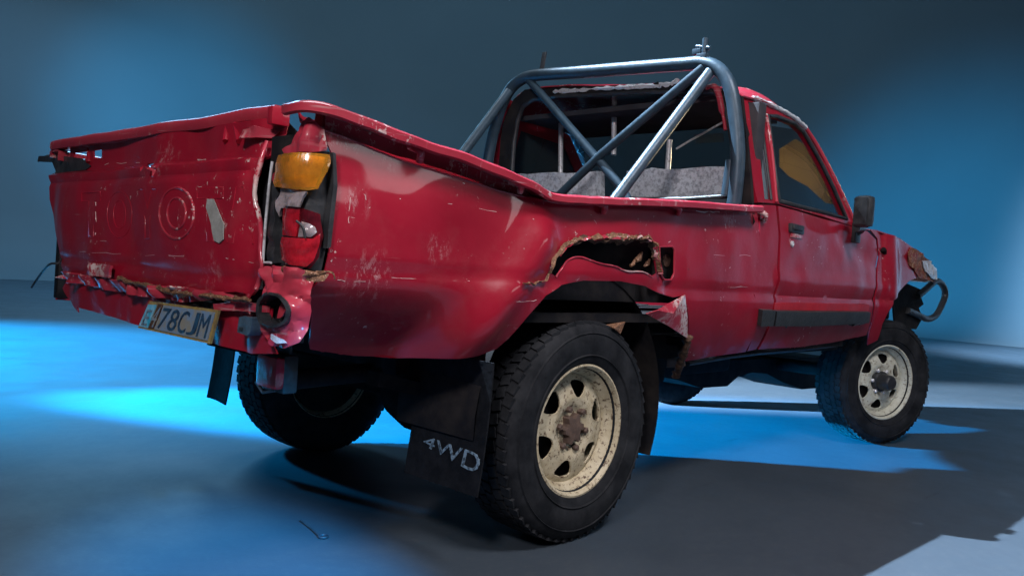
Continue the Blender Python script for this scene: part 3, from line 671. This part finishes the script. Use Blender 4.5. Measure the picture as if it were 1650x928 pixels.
# --- cab
def yc(x, z): return -0.825 + 0.10 * (z - 1.2) / 0.44 + 0.004 * nz(x, 0, z, 5, 3)
def PCb(px, py, off=0.0): return PS(px, py, off, yc)
def fcab(x, z): return Vector((x, yc(x, z), z))
up_out = [(1196, 153), (1212, 159), (1232, 166), (1262, 180), (1284, 194), (1300, 210), (1315, 233), (1332, 264), (1350, 300), (1366, 334), (1380, 366), (1366, 362), (1330, 350), (1252, 328), (1221, 326), (1215, 300), (1206, 230)]
win = [(1237, 186), (1252, 188), (1280, 199), (1295, 213), (1308, 235), (1325, 266), (1343, 303), (1364, 353), (1330, 343), (1255, 324), (1250, 290)]
qwin = [(1205, 164), (1220, 167), (1230, 200), (1237, 240), (1243, 322), (1232, 321), (1224, 250), (1215, 200)]
cab = panel('cab_side', [(q.x, q.z) for q in (PCb(*a) for a in up_out)], [[(q.x, q.z) for q in (PCb(*a) for a in h)] for h in (win, qwin)], fcab, 0.02, M_RED, truck, 0.03)
panel('quarter_pane', [(q.x, q.z) for q in (PCb(*a) for a in qwin)], [], lambda x, z: fcab(x, z) + Vector((0, .012, 0)), 0.03, M_GLASS, cab, 0.004)
obj('quarter_strip', *tube([PCb(1217, 168, -.004), PCb(1230, 220, -.004), PCb(1243, 322, -.004)], 0.006, 8), M_BLK, cab)
obj('door_frame_edge', *tube(smoothpath([PCb(1234, 184, -.004), PCb(1243, 240, -.004), PCb(1251, 326, -.004)], 5), 0.008, 8), M_PINK, cab, 60)
obj('window_seal', *tube([PCb(*a, 0.0) for a in win], 0.010, 8, True), M_BLK, cab, 60)
obj('pillar_edge', *tube(smoothpath([PCb(*a, -.002) for a in ((1298, 207), (1315, 233), (1332, 264), (1350, 300), (1366, 334), (1379, 364))], 4), 0.011, 8), M_PINK, cab, 60)
gl = panel('door_glass', [(q.x, q.z) for q in (PCb(*a) for a in [(1239, 190), (1280, 203), (1305, 235), (1340, 303), (1362, 352), (1255, 322)])], [], lambda x, z: fcab(x, z) + Vector((0, .014, 0)), 0.05, M_TINT, cab, 0.004)
# rear wall with its open window
def rear(px): return [(q.y, q.z) for q in (P(a, b, 0, 1.0) for a, b in px)]
wallo = [(1198, 156), (1207, 230), (1214, 300), (1216, 345), (1200, 480), (800, 480), (806, 285), (811, 225), (818, 190), (832, 162), (850, 146), (1000, 139), (1120, 137)]
wino = [(1166, 160), (1176, 200), (1184, 260), (1188, 316), (1100, 322), (826, 322), (824, 285), (828, 230), (834, 195), (843, 172), (860, 160), (900, 155), (1000, 150), (1100, 147), (1150, 147)]
panel('cab_rear_wall', rear(wallo), [rear(wino)], lambda y, z: Vector((1.0 + .004 * nz(y, 0, z, 6, 3), y, z)), 0.03, M_UND, truck, 0.02)  # red wall given a near-black colour for its unlit look
obj('rear_window_seal', *tube([P(a, b, 0, 0.992) for a, b in wino], 0.013, 8, True), M_BLK, truck, 60)
obj('pinched_window_frame', *tube(smoothpath([P(a, b, 0, 0.985) for a, b in ((1138, 143), (1150, 139), (1158, 150), (1164, 178), (1169, 210))], 5), [.012] * 8 + [.016] * 8 + [.008] * 5, 8), M_PINK, truck, 60)
tp_ = [P(a, b, 0, 0.99) for a, b in ((1192, 262), (1200, 240), (1204, 300), (1206, 325), (1194, 325))]
obj('torn_cab_edge', *shell(tp_, [(0, 1, 2), (0, 2, 4), (2, 3, 4)], .008), M_PINK, truck, 20)
# roof: lofted sheet from the rear edge to the top of the windscreen, crumpled
re_ = [P(a, b, 0, 1.0) for a, b in ((1198, 154), (1150, 139), (1000, 136), (850, 144), (818, 188))]
fe_ = [PCb(1298, 207), Vector((1.62, -.55, 1.72)), Vector((1.66, 0, 1.745)), Vector((1.62, .5, 1.73)), Vector((1.55, .64, 1.66))]
ra, rb = smoothpath(re_, 8), smoothpath(fe_, 8)
mid_r = PCb(1262, 180); V, Fc = [], []
NU = 12
for i in range(NU + 1):
    t = i / NU
    for k, (a, b) in enumerate(zip(ra, rb)):
        p = a.lerp(b, t); p.z += 0.03 * math.sin(math.pi * t) + 0.022 * nz(p.x, p.y, 0, 6, 2) * math.sin(math.pi * min(1, t + .15))
        V.append(p)
nk = len(ra)
for i in range(NU):
    for k in range(nk - 1): Fc.append((i * nk + k, i * nk + k + 1, (i + 1) * nk + k + 1, (i + 1) * nk + k))
roof = obj('roof', *shell(V, Fc, 0.006), M_RED2, truck, 50)
cr = smoothpath([P(a, b, 0, 0.99) for a, b in ((893, 149), (935, 146), (985, 143), (1035, 140), (1075, 138), (1094, 131))], 7)
obj('crumpled_roof_edge', *tube(cr, [0.012 + .005 * ((i * 3) % 5) / 5 for i in range(len(cr))], 7, jit=.3), M_BARE, roof, 50)
re2 = smoothpath([PCb(*a, -.004) for a in ((1212, 158), (1232, 165), (1262, 179), (1284, 193), (1298, 206))], 6)
obj('bent_roof_gutter', *tube(re2, [0.009 + .004 * ((i * 3) % 5) / 5 for i in range(len(re2))], 7, jit=.3), M_BARE, roof, 50)
# left cab side
lo_ = [(1.0, 1.78 - .02), (1.55, 1.66), (2.12, 1.22), (2.12, .55), (1.0, .55)]
panel('cab_side', lo_, [[(1.15, 1.25), (1.15, 1.62), (1.52, 1.60), (2.0, 1.25)]], lambda x, z: Vector((x, 0.80 - .30 * max(0, z - 1.2), z)), 0.06, M_RED, truck, 0.02)
obj('side_glass', *shell([Vector((1.15, .775, 1.25)), Vector((1.15, .665, 1.62)), Vector((1.52, .67, 1.60)), Vector((2.0, .775, 1.25))], [(0, 1, 2, 3)], .004), M_TINT2, truck, 0)
# windscreen
wa, wb = [PCb(1376, 358), Vector((2.22, 0, 1.22)), Vector((2.12, .74, 1.22))], [PCb(1300, 212), Vector((1.66, 0, 1.74)), Vector((1.55, .64, 1.66))]
qa, qb = smoothpath(wa, 8), smoothpath(wb, 8); V = []; Fc = []
for i in range(9):
    for a, b in zip(qa, qb): V.append(a.lerp(b, i / 8) + Vector((.02 * math.sin(math.pi * i / 8), 0, .01 * math.sin(math.pi * i / 8))))
nk = len(qa)
for i in range(8):
    for k in range(nk - 1): Fc.append((i * nk + k, i * nk + k + 1, (i + 1) * nk + k + 1, (i + 1) * nk + k))
ws = obj('windscreen', *shell(V, Fc, 0.005), M_TINT3, truck)
def PW(px, py):
    x = 1.9
    for _ in range(12):
        p = P(px, py, 0, x); x = 2.17 - (p.z - 1.22) * 1.05 - .04 * 4 * (p.y / 1.6) ** 2
    return P(px, py, 0, x - .03)
for pts in ([(1256, 240), (1282, 224), (1301, 236), (1322, 272), (1348, 330), (1330, 326), (1302, 300), (1272, 284), (1256, 268)],):
    q = [PW(a, b) for a, b in pts]; c = sum(q, Vector()) / len(q) + Vector((-.02, 0, .01)); k_ = len(q)
    obj('tan_glow_screen_patch', *shell(q + [c], [(i, (i + 1) % k_, k_) for i in range(k_)], .004), M_SCREEN, ws, 0)
q = [PW(a, b) for a, b in [(908, 205), (940, 205), (945, 235), (940, 272), (908, 275)]]
obj('shattered_screen_patch', *shell(q, [tuple(range(5))], .004), M_SHAT, ws, 0)
# door
door = [(1254, 332), (1258, 380), (1248, 500), (1222, 563), (1290, 559), (1340, 552), (1396, 540), (1406, 500), (1408, 470), (1411, 440), (1414, 412), (1411, 386), (1398, 373), (1384, 368), (1330, 354)]
dr = panel('door', xz(door), [], fside, 0.022, M_RED, truck, 0.01)
hd = PS(1283, 369, -0.004)
handle = obj('door_handle', *join([box(hd, (0.065, 0.010, 0.020), 0.006, 0, 0.02)]), M_BLK, dr)
obj('handle_lever', *box(hd + Vector((-.012, -.012, .004)), (0.045, 0.006, 0.010), 0.004), M_BLK, handle)
obj('handle_base', *box(PS(1283, 380, -0.001), (0.055, 0.005, 0.010), 0.003), M_PINK, dr)
kl = PS(1277, 393, -.004); lv, lf = lathe([(0, .001), (-.004, .008), (-.002, .013), (.004, .013)], 14)
obj('door_lock', [v + kl for v in lv], lf, M_BARE, dr)
def strip(name, top, bot, off, m, par, th=.012, s=.03):
    o2 = xz(top + bot[::-1]); return panel(name, o2, [], lambda x, z: fside(x, z) + Vector((0, -off, 0)), s, m, par, th)
strip('door_trim', [(1245, 501), (1300, 502), (1350, 502), (1397, 503)], [(1242, 525), (1300, 525), (1350, 523), (1394, 520)], 0.020, M_TRIM, dr, 0.022)
M_RSTR = tex('red_highlight_stripe', (0.48, 0.012, 0.02), (0.36, 0.008, 0.018), 0.4, 9)  # brighter red: the highlight line above the trim put into the colour
strip('door_highlight_stripe', [(1247, 488), (1300, 488), (1400, 490)], [(1246, 499), (1300, 500), (1398, 501)], 0.004, M_RSTR, dr, 0.005)
# corner panel between bed and door
cp = [(1224, 330), (1250, 331), (1254.5, 380), (1244.5, 500), (1218, 563), (1204, 566), (1214, 470), (1222, 400)]
cpn = panel('cab_corner', xz(cp), [], fside, 0.02, M_RED, truck, 0.01)
strip('corner_trim', [(1222, 499), (1243, 500)], [(1219, 525), (1239, 525)], 0.020, M_TRIM, cpn, 0.022)
# sill and dark inner floor pan
slv = [PS(a, b, .02) for a, b in ((1108, 586), (1160, 577), (1220, 569), (1290, 563), (1345, 556))]
obj('sill', *sweep(smoothpath(slv, 5), [(.008, .006), (.012, 0), (.006, -.008), (-.1, -.03), (-.1, .006)]), M_SILL, truck, 50)
# front wing
wing = [(1402, 370), (1415, 372), (1430, 377), (1450, 386), (1472, 400), (1488, 416), (1496, 428), (1500, 446), (1494, 452), (1480, 446), (1466, 452), (1452, 466), (1440, 484), (1430, 504), (1422, 522), (1414, 548), (1398, 556), (1400, 538), (1409, 500), (1411.5, 470), (1413.5, 440), (1417, 412), (1414, 385)]
wg = panel('front_wing', xz(wing), [], fside, 0.02, M_RED, truck, 0.006)
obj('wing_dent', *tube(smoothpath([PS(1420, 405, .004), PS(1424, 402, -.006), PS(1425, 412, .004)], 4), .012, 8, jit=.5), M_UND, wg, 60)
def crump(name, px, m, amp, off):
    panel(name, xz(px), [], lambda x, z: fside(x, z) + Vector((0, -off - amp * abs(nz(x, 0, z, 13, 6)) * 2 - amp * .6 * nz(x, 0, z, 34, 2), 0)), .018, m, wg, .004, 14)
crump('crumpled_nose', [(1466, 398), (1478, 404), (1490, 417), (1500, 430), (1512, 449), (1506, 456), (1494, 452), (1478, 447), (1472, 436), (1464, 428), (1460, 412)], M_RUSTP, .012, .004)
crump('bare_nose_edge', [(1482, 420), (1492, 420), (1503, 433), (1514, 450), (1508, 456), (1496, 448), (1486, 436)], M_BARE, .014, .014)
scar = smoothpath([PS(1416, 425, .002), PS(1418, 450, -.004), PS(1414, 480, -.004), PS(1409, 510, .004)], 5)
# bonnet
tl = [PS(a, b, 0.0) for a, b in ((1384, 366), (1412, 371), (1430, 376), (1450, 385), (1472, 399), (1490, 416))]
tl[0].x = max(2.2, tl[0].x); V = []; Fc = []; K = 14
for i, p in enumerate(tl):
    for k in range(K + 1):
        u = k / K; y = p.y + (-2 * p.y) * u
        V.append(Vector((p.x + .06 * math.sin(math.pi * u) + .012 * nz(u * 4, i, 0, 1.3, 2), y, p.z + .022 * math.sin(math.pi * u) - .02 * u + .008 * nz(u * 5, i, 0, 1, 4))))
for i in range(len(tl) - 1):
    for k in range(K): Fc.append((i * (K + 1) + k, i * (K + 1) + k + 1, (i + 1) * (K + 1) + k + 1, (i + 1) * (K + 1) + k))
obj('bonnet', *shell(V, Fc, .006), M_RED2, truck, 50)
nose_x = tl[-1].x
obj('front_grille', *join([box((nose_x + .03, 0, .90), (.02, .62, .13), .01)] + [box((nose_x + .055, 0, .80 + k * .035), (.006, .45, .006)) for k in range(7)]), M_BLK, truck)
obj('front_inner_body', *join([box((2.85, 0, .86), (.62, .56, .16), .02)]), M_UND, truck)
lo_f = [(2.12, 1.15), (2.6, 1.15), (3.2, 1.06), (3.35, .85), (3.2, .75), (3.1, .66)] + [(2.84 + .43 * math.cos(R_(a)), .38 + .43 * math.sin(R_(a))) for a in range(40, 141, 10)] + [(2.42, .55), (2.12, .55)]
panel('front_wing', lo_f, [], lambda x, z: Vector((x, .83 - (0.10 * ((x - 2.9) / .75) ** 2 if x > 2.9 else 0), z)), .06, M_RED, truck, .006)
obj('front_bumper', *join([box((nose_x + .10, 0, .62), (.05, .66, .06), .015), box((nose_x - .05, .3, .62), (.15, .03, .03)), box((nose_x - .05, -.3, .62), (.15, .03, .03))]), M_BLK, truck)
bl = smoothpath([P(a, b, 1, -0.70) for a, b in ((1478, 478), (1492, 466), (1508, 453), (1519, 460), (1523, 474), (1518, 490), (1508, 508), (1494, 514), (1480, 508), (1462, 500))], 6)
obj('bull_bar', *tube(bl, 0.021, 12), M_BLK, truck, 60)
hk = [P(a, b, 1, -0.68) for a, b in ((1455, 455), (1490, 470), (1482, 480), (1486, 490), (1478, 496), (1484, 512), (1474, 530), (1440, 530), (1436, 480))]
obj('wing_liner', *shell(hk, [tuple(range(len(hk)))], .01), M_UND, truck, 0)
# mirror
mb = PCb(1379, 378, -.004); mh = P(1392, 341, 1, -0.93)
mir = obj('door_mirror', *box(mh, (0.030, 0.044, 0.076), 0.024, R_(-12)), M_BLK, truck, 50)
obj('mirror_glass', *box(mh + Vector((-.0305, .006, 0)), (0.002, 0.034, 0.062), 0.0, R_(-12)), M_BLK, mir)
obj('mirror_arm', *tube(smoothpath([mb + Vector((0, .01, 0)), mb + Vector((0, -.03, .03)), mh + Vector((0, .03, -.08))], 5), 0.018, 10), M_BLK, mir, 60)
obj('mirror_base', *box(PCb(1380, 374, -.006), (.035, .012, .055), .008), M_BLK, mir)
obj('pillar_light_block', *box((1.10, -.745, 1.41), (.035, .035, .22), .01), M_DARKIN, truck)  # box added to stop light leaking through the cab corner
# interior
inr = obj('dashboard', *join([box((2.08, 0, 1.08), (.16, .70, .13), .05), box((2.0, 0, .9), (.05, .3, .2), .02)]), M_DARKIN, truck)
st = []
for k in range(28):
    a = 2 * math.pi * k / 28; st.append(Vector((1.80 + .07 * math.sin(a), -.36 + .19 * math.cos(a), 1.12 + .175 * math.sin(a))))
obj('steering_wheel', *join([tube(st, .014, 8, True), tube([(1.80, -.36, 1.12), (2.0, -.36, 1.02)], .025, 10), tube([st[0], st[14]], .012, 6)]), M_BLK, truck, 60)
def seat(y, m):
    V, Fc = [], []
    for i in range(9):
        for k in range(11):
            u, v = i / 8, k / 10
            V.append(Vector((1.14 + .16 * v * -0.4 + .012 * nz(u * 3, v * 3, y, 2, 3) - .05 * (1 - (2 * u - 1) ** 2) * .4, y - .30 + .60 * u, .80 + .565 * v + .014 * nz(u * 4, 0, y, 1.5, 7) * v)))
    for i in range(8):
        for k in range(10): Fc.append((i * 11 + k, i * 11 + k + 1, (i + 1) * 11 + k + 1, (i + 1) * 11 + k))
    b = obj('seat', *shell(V, Fc, -.09), m, truck, 50)
    obj('seat_cushion', *box((1.42, y, .80), (.26, .28, .07), .04), M_DARKIN, b, 50)
seat(-.42, M_SEAT); seat(.36, M_SEAT)
obj('cab_floor', *box((1.6, 0, .60), (.6, .76, .02)), M_UND, truck)
obj('headlining', *join([box((1.32, -.02, 1.655), (.28, .58, .012))]), M_DARKIN, truck)
for a, b in (((990, 146), (989, 250)), ((904, 196), (903, 300)), ((1079, 226), (1072, 330))):
    obj('cab_bar', *tube([P(*a, 0, 1.18), P(*b, 0, 1.14)], .013, 10), M_BARE, truck, 60)
obj('rear_view_panel', *shell([P(a, b, 0, 1.5) for a, b in ((1119, 217), (1165, 216), (1167, 229), (1122, 232))], [(0, 1, 2, 3)], .01), M_GLASS, truck, 0)
hs = [P(a, b, 0, 1.24) for a, b in ((1090, 240), (1110, 228), (1178, 190))]
obj('seat_belt', *tube(hs, .005, 6), M_BARE, truck)

# --- wheels
def make_tyre(par):
    prof = [(-.078, .200), (-.090, .212), (-.103, .235), (-.111, .270), (-.112, .300), (-.107, .325), (-.097, .343), (-.080, .350), (-.04, .352), (0, .353), (.04, .352), (.080, .350), (.097, .343), (.107, .325), (.112, .300), (.111, .270), (.103, .235), (.090, .212), (.078, .200), (.06, .195), (-.06, .195)]
    parts = [lathe(prof, 72, True)]
    # ribs moulded into the side wall
    for rr, yy in ((.246, -.1075), (.318, -.1095)):
        parts.append(lathe([(yy + .002, rr - .004), (yy - .003, rr), (yy + .002, rr + .004)], 72))
    N = 56
    for k in range(N):
        a = 2 * math.pi * (k + .0) / N
        for row, (yy, w, ht, sh) in enumerate(((-.074, .016, .3445, 0), (-.036, .016, .3462, .5), (0, .016, .347, 0), (.036, .016, .3462, .5), (.074, .016, .3445, 0))):
            b = a + sh * 2 * math.pi / N
            v, f = box((0, 0, 0), (.0162, w, .0128))
            skew = .25 if row % 2 else -.25
            mm = Matrix.Rotation(-b + math.pi / 2, 4, 'Y') @ Matrix.Translation((0, yy, ht)) @ Matrix.Rotation(skew, 4, 'Z') @ Matrix.Rotation(-.05 if row == 0 else (.05 if row == 4 else 0), 4, 'X').inverted()
            parts.append(([mm @ q for q in v], f))
    return obj('tyre', *join(parts), M_RUB, par, 40)
def disc_y(r):     # dish of the pressed wheel
    pts = [(.0, -.040), (.06, -.040), (.075, -.052), (.10, -.058), (.125, -.054), (.150, -.046), (.172, -.040), (.18, -.034)]
    for (r0, y0), (r1, y1) in zip(pts, pts[1:]):
        if r <= r1:
            t = (r - r0) / (r1 - r0); t = t * t * (3 - 2 * t); return y0 + (y1 - y0) * t
    return pts[-1][1]
def make_rim(par, m, rot=0.0):
    prof = [(-.086, .219), (-.092, .217), (-.094, .210), (-.088, .203), (-.072, .199), (-.058, .190), (-.050, .182), (-.036, .178), (.02, .176), (.06, .19), (.085, .205), (.086, .219), (.080, .219), (.06, .2), (-.03, .184), (-.075, .203)]
    parts = [lathe(prof, 64, True)]
    out2 = [(.179 * math.cos(2 * math.pi * k / 60), .179 * math.sin(2 * math.pi * k / 60)) for k in range(60)]
    holes = []
    for k in range(6):
        a = rot + 2 * math.pi * k / 6; h = []
        for rr, da in ((.106, -.12), (.102, 0), (.106, .12), (.117, .20), (.136, .27), (.151, .28), (.159, .22), (.161, 0), (.159, -.22), (.151, -.28), (.136, -.27), (.117, -.20)):
            h.append((rr * math.cos(a + da), rr * math.sin(a + da)))
        holes.append(h)
    holes.append([(.028 * math.cos(2 * math.pi * k / 16), .028 * math.sin(2 * math.pi * k / 16)) for k in range(16)])
    vs, fs = tri2d(out2, holes, .011)
    parts.append(shell([Vector((v.x, disc_y(v.length), v.y)) for v in vs], fs, .006))
    return obj('rim', *join(parts), m, par, 45)
def make_wheel(loc, rz, m, tilt=0.0, spin=0.0, hub='rust', flip=False, detail=True):
    w = bpy.data.objects.new('wheel', None); COL.objects.link(w); w.parent = truck
    w.location = loc; w.rotation_euler = (tilt, 0, rz + (math.pi if flip else 0))
    make_tyre(w); make_rim(w, m, spin)
    back = lathe([(-.01, .001), (-.01, .168), (.05, .172), (.05, .184), (.062, .184), (.062, .001)], 32); obj('brake_drum', *back, M_UND, w)
    if hub == 'rust':
        star = [((.052 if k % 4 < 2 else .036) * math.cos(2 * math.pi * k / 24), (.052 if k % 4 < 2 else .036) * math.sin(2 * math.pi * k / 24)) for k in range(24)]
        V = [Vector((x * (1.0 if y_ > -.06 else .9), y_, z)) for y_ in (-.03, -.066) for x, z in star] + [Vector((0, -.072, 0))]
        Fc = [(i, (i + 1) % 24, 24 + (i + 1) % 24, 24 + i) for i in range(24)] + [(24 + i, 24 + (i + 1) % 24, 48) for i in range(24)]
        obj('hub', V, Fc, M_HUB, w, 30)
    else:
        obj('hub', *lathe([(-.03, .062), (-.06, .058), (-.066, .046), (-.125, .043), (-.135, .034), (-.137, .001)], 24), M_BLK, w, 40)
    for k in range(6):
        a = 2 * math.pi * (k + .5) / 6 + spin; c = Vector((.068 * math.cos(a), -.05, .068 * math.sin(a)))
        nv, nf = lathe([(.01, .011), (-.012, .011), (-.016, .007), (-.016, .001)], 6)
        obj('wheel_nut', [v + c for v in nv], nf, M_HUB if hub == 'rust' else M_BARE, w, 30)
    return w
make_wheel((0, -0.705, 0.361), R_(0), M_RIM, 0, R_(20))
make_wheel((0, 0.70, 0.361), 0, M_RIM, 0, 0, flip=True)
make_wheel((2.85, -0.70, 0.361), R_(-22), M_RIMF, R_(0), R_(25), 'lock')
make_wheel((2.85, 0.70, 0.361), R_(-22), M_RIMF, 0, 0, 'lock', flip=True)

# --- chassis and underbody
ch = [box((1.35, s * .42, .57), (1.85, .035, .055), .008) for s in (-1, 1)] + [box((x, 0, .56), (.04, .42, .035)) for x in (-.45, .6, 1.5, 2.4)]
obj('chassis', *join(ch), M_UND, truck)
ax = [lathe([(-.62, .045), (.62, .045)], 16), lathe([(-.14, .05), (-.10, .12), (0, .15), (.10, .12), (.14, .05)], 18)]
obj('rear_axle', *join(ax), M_UND, truck).location = (0, 0, .36)
obj('front_axle', *join([lathe([(-.6, .04), (.6, .04)], 14), lathe([(.05, .04), (.12, .12), (.22, .12), (.28, .04)], 16)]), M_UND, truck).location = (2.85, 0, .38)
for s in (-1, 1):
    lf_ = [Vector((-.62, s * .50, .52)), Vector((-.3, s * .50, .45)), Vector((0, s * .50, .42)), Vector((.3, s * .50, .45)), Vector((.62, s * .50, .53))]
    obj('leaf_spring', *sweep(smoothpath(lf_, 5), [(-.03, -.02), (.03, -.02), (.03, .02), (-.03, .02)]), M_UND, truck)
obj('gearbox', *join([box((1.75, 0, .48), (.45, .14, .12), .04), box((1.15, -.1, .46), (.16, .18, .10), .04), tube([(1.2, 0, .46), (.1, 0, .38)], .035, 12)]), M_UND, truck, 50)
ub = [P(a, b, 1, -.12) for a, b in ((1040, 585), (1060, 606), (1092, 612), (1130, 625), (1172, 622), (1190, 606), (1212, 600), (1236, 602), (1262, 616), (1292, 627), (1330, 624), (1340, 575))]
uv = ub + [p + Vector((0, .34, 0)) for p in ub]; k_ = len(ub)
obj('transfer_case', uv, [tuple(range(k_)), tuple(range(2 * k_ - 1, k_ - 1, -1))] + [(i, (i + 1) % k_, (i + 1) % k_ + k_, i + k_) for i in range(k_)], M_UND, truck, 20)
obj('fuel_tank', *box((.62, .15, .50), (.30, .20, .12), .04), M_UND, truck, 50)
obj('exhaust', *tube(smoothpath([(2.3, .25, .42), (1.4, .3, .40), (.6, -.28, .42), (-.3, -.30, .50), (-.9, -.35, .50)], 6), .03, 12), M_UND, truck, 60)
for s in (-1, 1):
    obj('floor_pan', *box((1.7, s * .48, .58), (.60, .22, .03), .01), M_UND, truck)
obj('tail_underpan', *box((-.74, -.02, .675), (.30, .60, .012)), M_UND, truck)
# mud flaps
def flap(y0, y1, z0, z1, words=None):
    V, Fc = [], []
    for i in range(7):
        for k in range(7):
            u, v = i / 6, k / 6
            V.append(Vector((-.45 - .03 * v * v + (.012 * math.sin(3 * u + y0) if y0 > 0 else 0), y0 + (y1 - y0) * u, z1 + (z0 - z1) * v)))
    for i in range(6):
        for k in range(6): Fc.append((i * 7 + k, i * 7 + k + 1, (i + 1) * 7 + k + 1, (i + 1) * 7 + k))
    return obj('mud_flap', *shell(V, Fc, .006), M_FLAP, truck, 50)
fl_l = flap(.815, .625, .245, .60)
fl_r = flap(-.50, -.82, .225, .60)
def flaptext(txt, par, pts, m):
    q, Fc = textmesh(txt); a, b, c, d = pts
    V = [(a.lerp(b, u)).lerp(d.lerp(c, u), v) for u, v in q]
    for p in V: p.x = -.45 - .03 * ((.60 - p.z) / .375) ** 2 - .001
    obj('flap_lettering', *shell(V, Fc, -.002), m, par, 0)
flaptext('4WD', fl_r, [P(678, 703, 0, -.485), P(768, 733, 0, -.485), P(764, 766, 0, -.485), P(674, 717, 0, -.485)], M_LET)
# bright scratches, scrapes and one painted glint on the side and the gate, lying just above the paint
sc = []
def scratch(pts, r, on=PS):
    q = smoothpath([Vector((a, b, 0)) for a, b in pts], 7); run = []
    for i, p in enumerate(q):
        if random.random() < .38 or i == len(q) - 1:
            if len(run) > 1: sc.append(tube(run, [r * .6 * (.3 + .8 * random.random()) for _ in run], 5))
            run = []
        else: run.append(on(p.x + random.uniform(-1.2, 1.2), p.y + random.uniform(-1.2, 1.2), .0002))
for pts, r in (([(556, 322), (585, 333), (600, 336)], .0016), ([(567, 300), (563, 335), (561, 362)], .0018), ([(585, 305), (590, 325)], .002), ([(540, 345), (575, 352)], .0012),
               ([(600, 246), (640, 262), (662, 272)], .002), ([(700, 325), (760, 335), (845, 348)], .0014), ([(690, 270), (740, 292), (760, 300)], .0018),
               ([(645, 320), (652, 330)], .003), ([(858, 352), (872, 362)], .003), ([(952, 345), (962, 362)], .0022), ([(532, 437), (620, 446), (700, 449), (770, 453)], .0016), ([(545, 452), (600, 455), (690, 456)], .0014),  # the short stroke under the rail paints a reflection on the dent
               ([(832, 487), (868, 484)], .0018), ([(820, 497), (830, 500)], .002), ([(1110, 405), (1150, 410), (1215, 412)], .0012), ([(1060, 398), (1082, 388)], .002),
               ([(1415, 395), (1419, 410)], .003), ([(1255, 400), (1247, 490), (1228, 548)], .0008), ([(1170, 462), (1230, 464)], .0016), ([(600, 500), (640, 503)], .0012), ([(1118, 340), (1160, 342), (1172, 340)], .004), ([(1188, 345), (1215, 345)], .003)):
    scratch(pts, r)
for pts, r in (([(150, 267), (180, 264), (230, 262)], .002), ([(258, 262), (320, 258), (350, 257)], .0022), ([(153, 320), (155, 352), (152, 380)], .0022), ([(230, 355), (231, 380)], .002), ([(135, 310), (160, 310)], .002), ([(320, 302), (360, 303)], .0016), ([(105, 404), (170, 408), (260, 412), (340, 414), (415, 424)], .0014), ([(150, 388), (178, 390)], .0016), ([(88, 283), (220, 276)], .001)):
    scratch(pts, r, PT)
so = obj('scratches_and_glint', *join(sc), M_BRIGHT, truck, 60); so['kind'] = 'stuff'

# ------------------------------------------------------------------ small fitting on the floor
g0 = P(521, 860, 2, 0.012)
eye = bpy.data.objects.new('floor_eyelet', None); COL.objects.link(eye); eye.location = (g0.x, g0.y, 0)
eye['label'] = 'small metal eyelet and cord lying on the dark studio floor behind the truck'; eye['category'] = 'eyelet'
obj('ring', *tube([Vector((.013 * math.cos(2 * math.pi * k / 18), .013 * math.sin(2 * math.pi * k / 18), .005)) for k in range(18)], .0045, 8, True), M_SILL, eye, 60)
e1 = P(484, 838, 2, 0.004) - eye.location
obj('cord', *tube(smoothpath([Vector((-.008, .009, .004)), Vector((e1.x * .5, e1.y * .5 + .01, .004)), Vector((e1.x, e1.y, .004))], 5), .0035, 7), M_SILL, eye, 60)
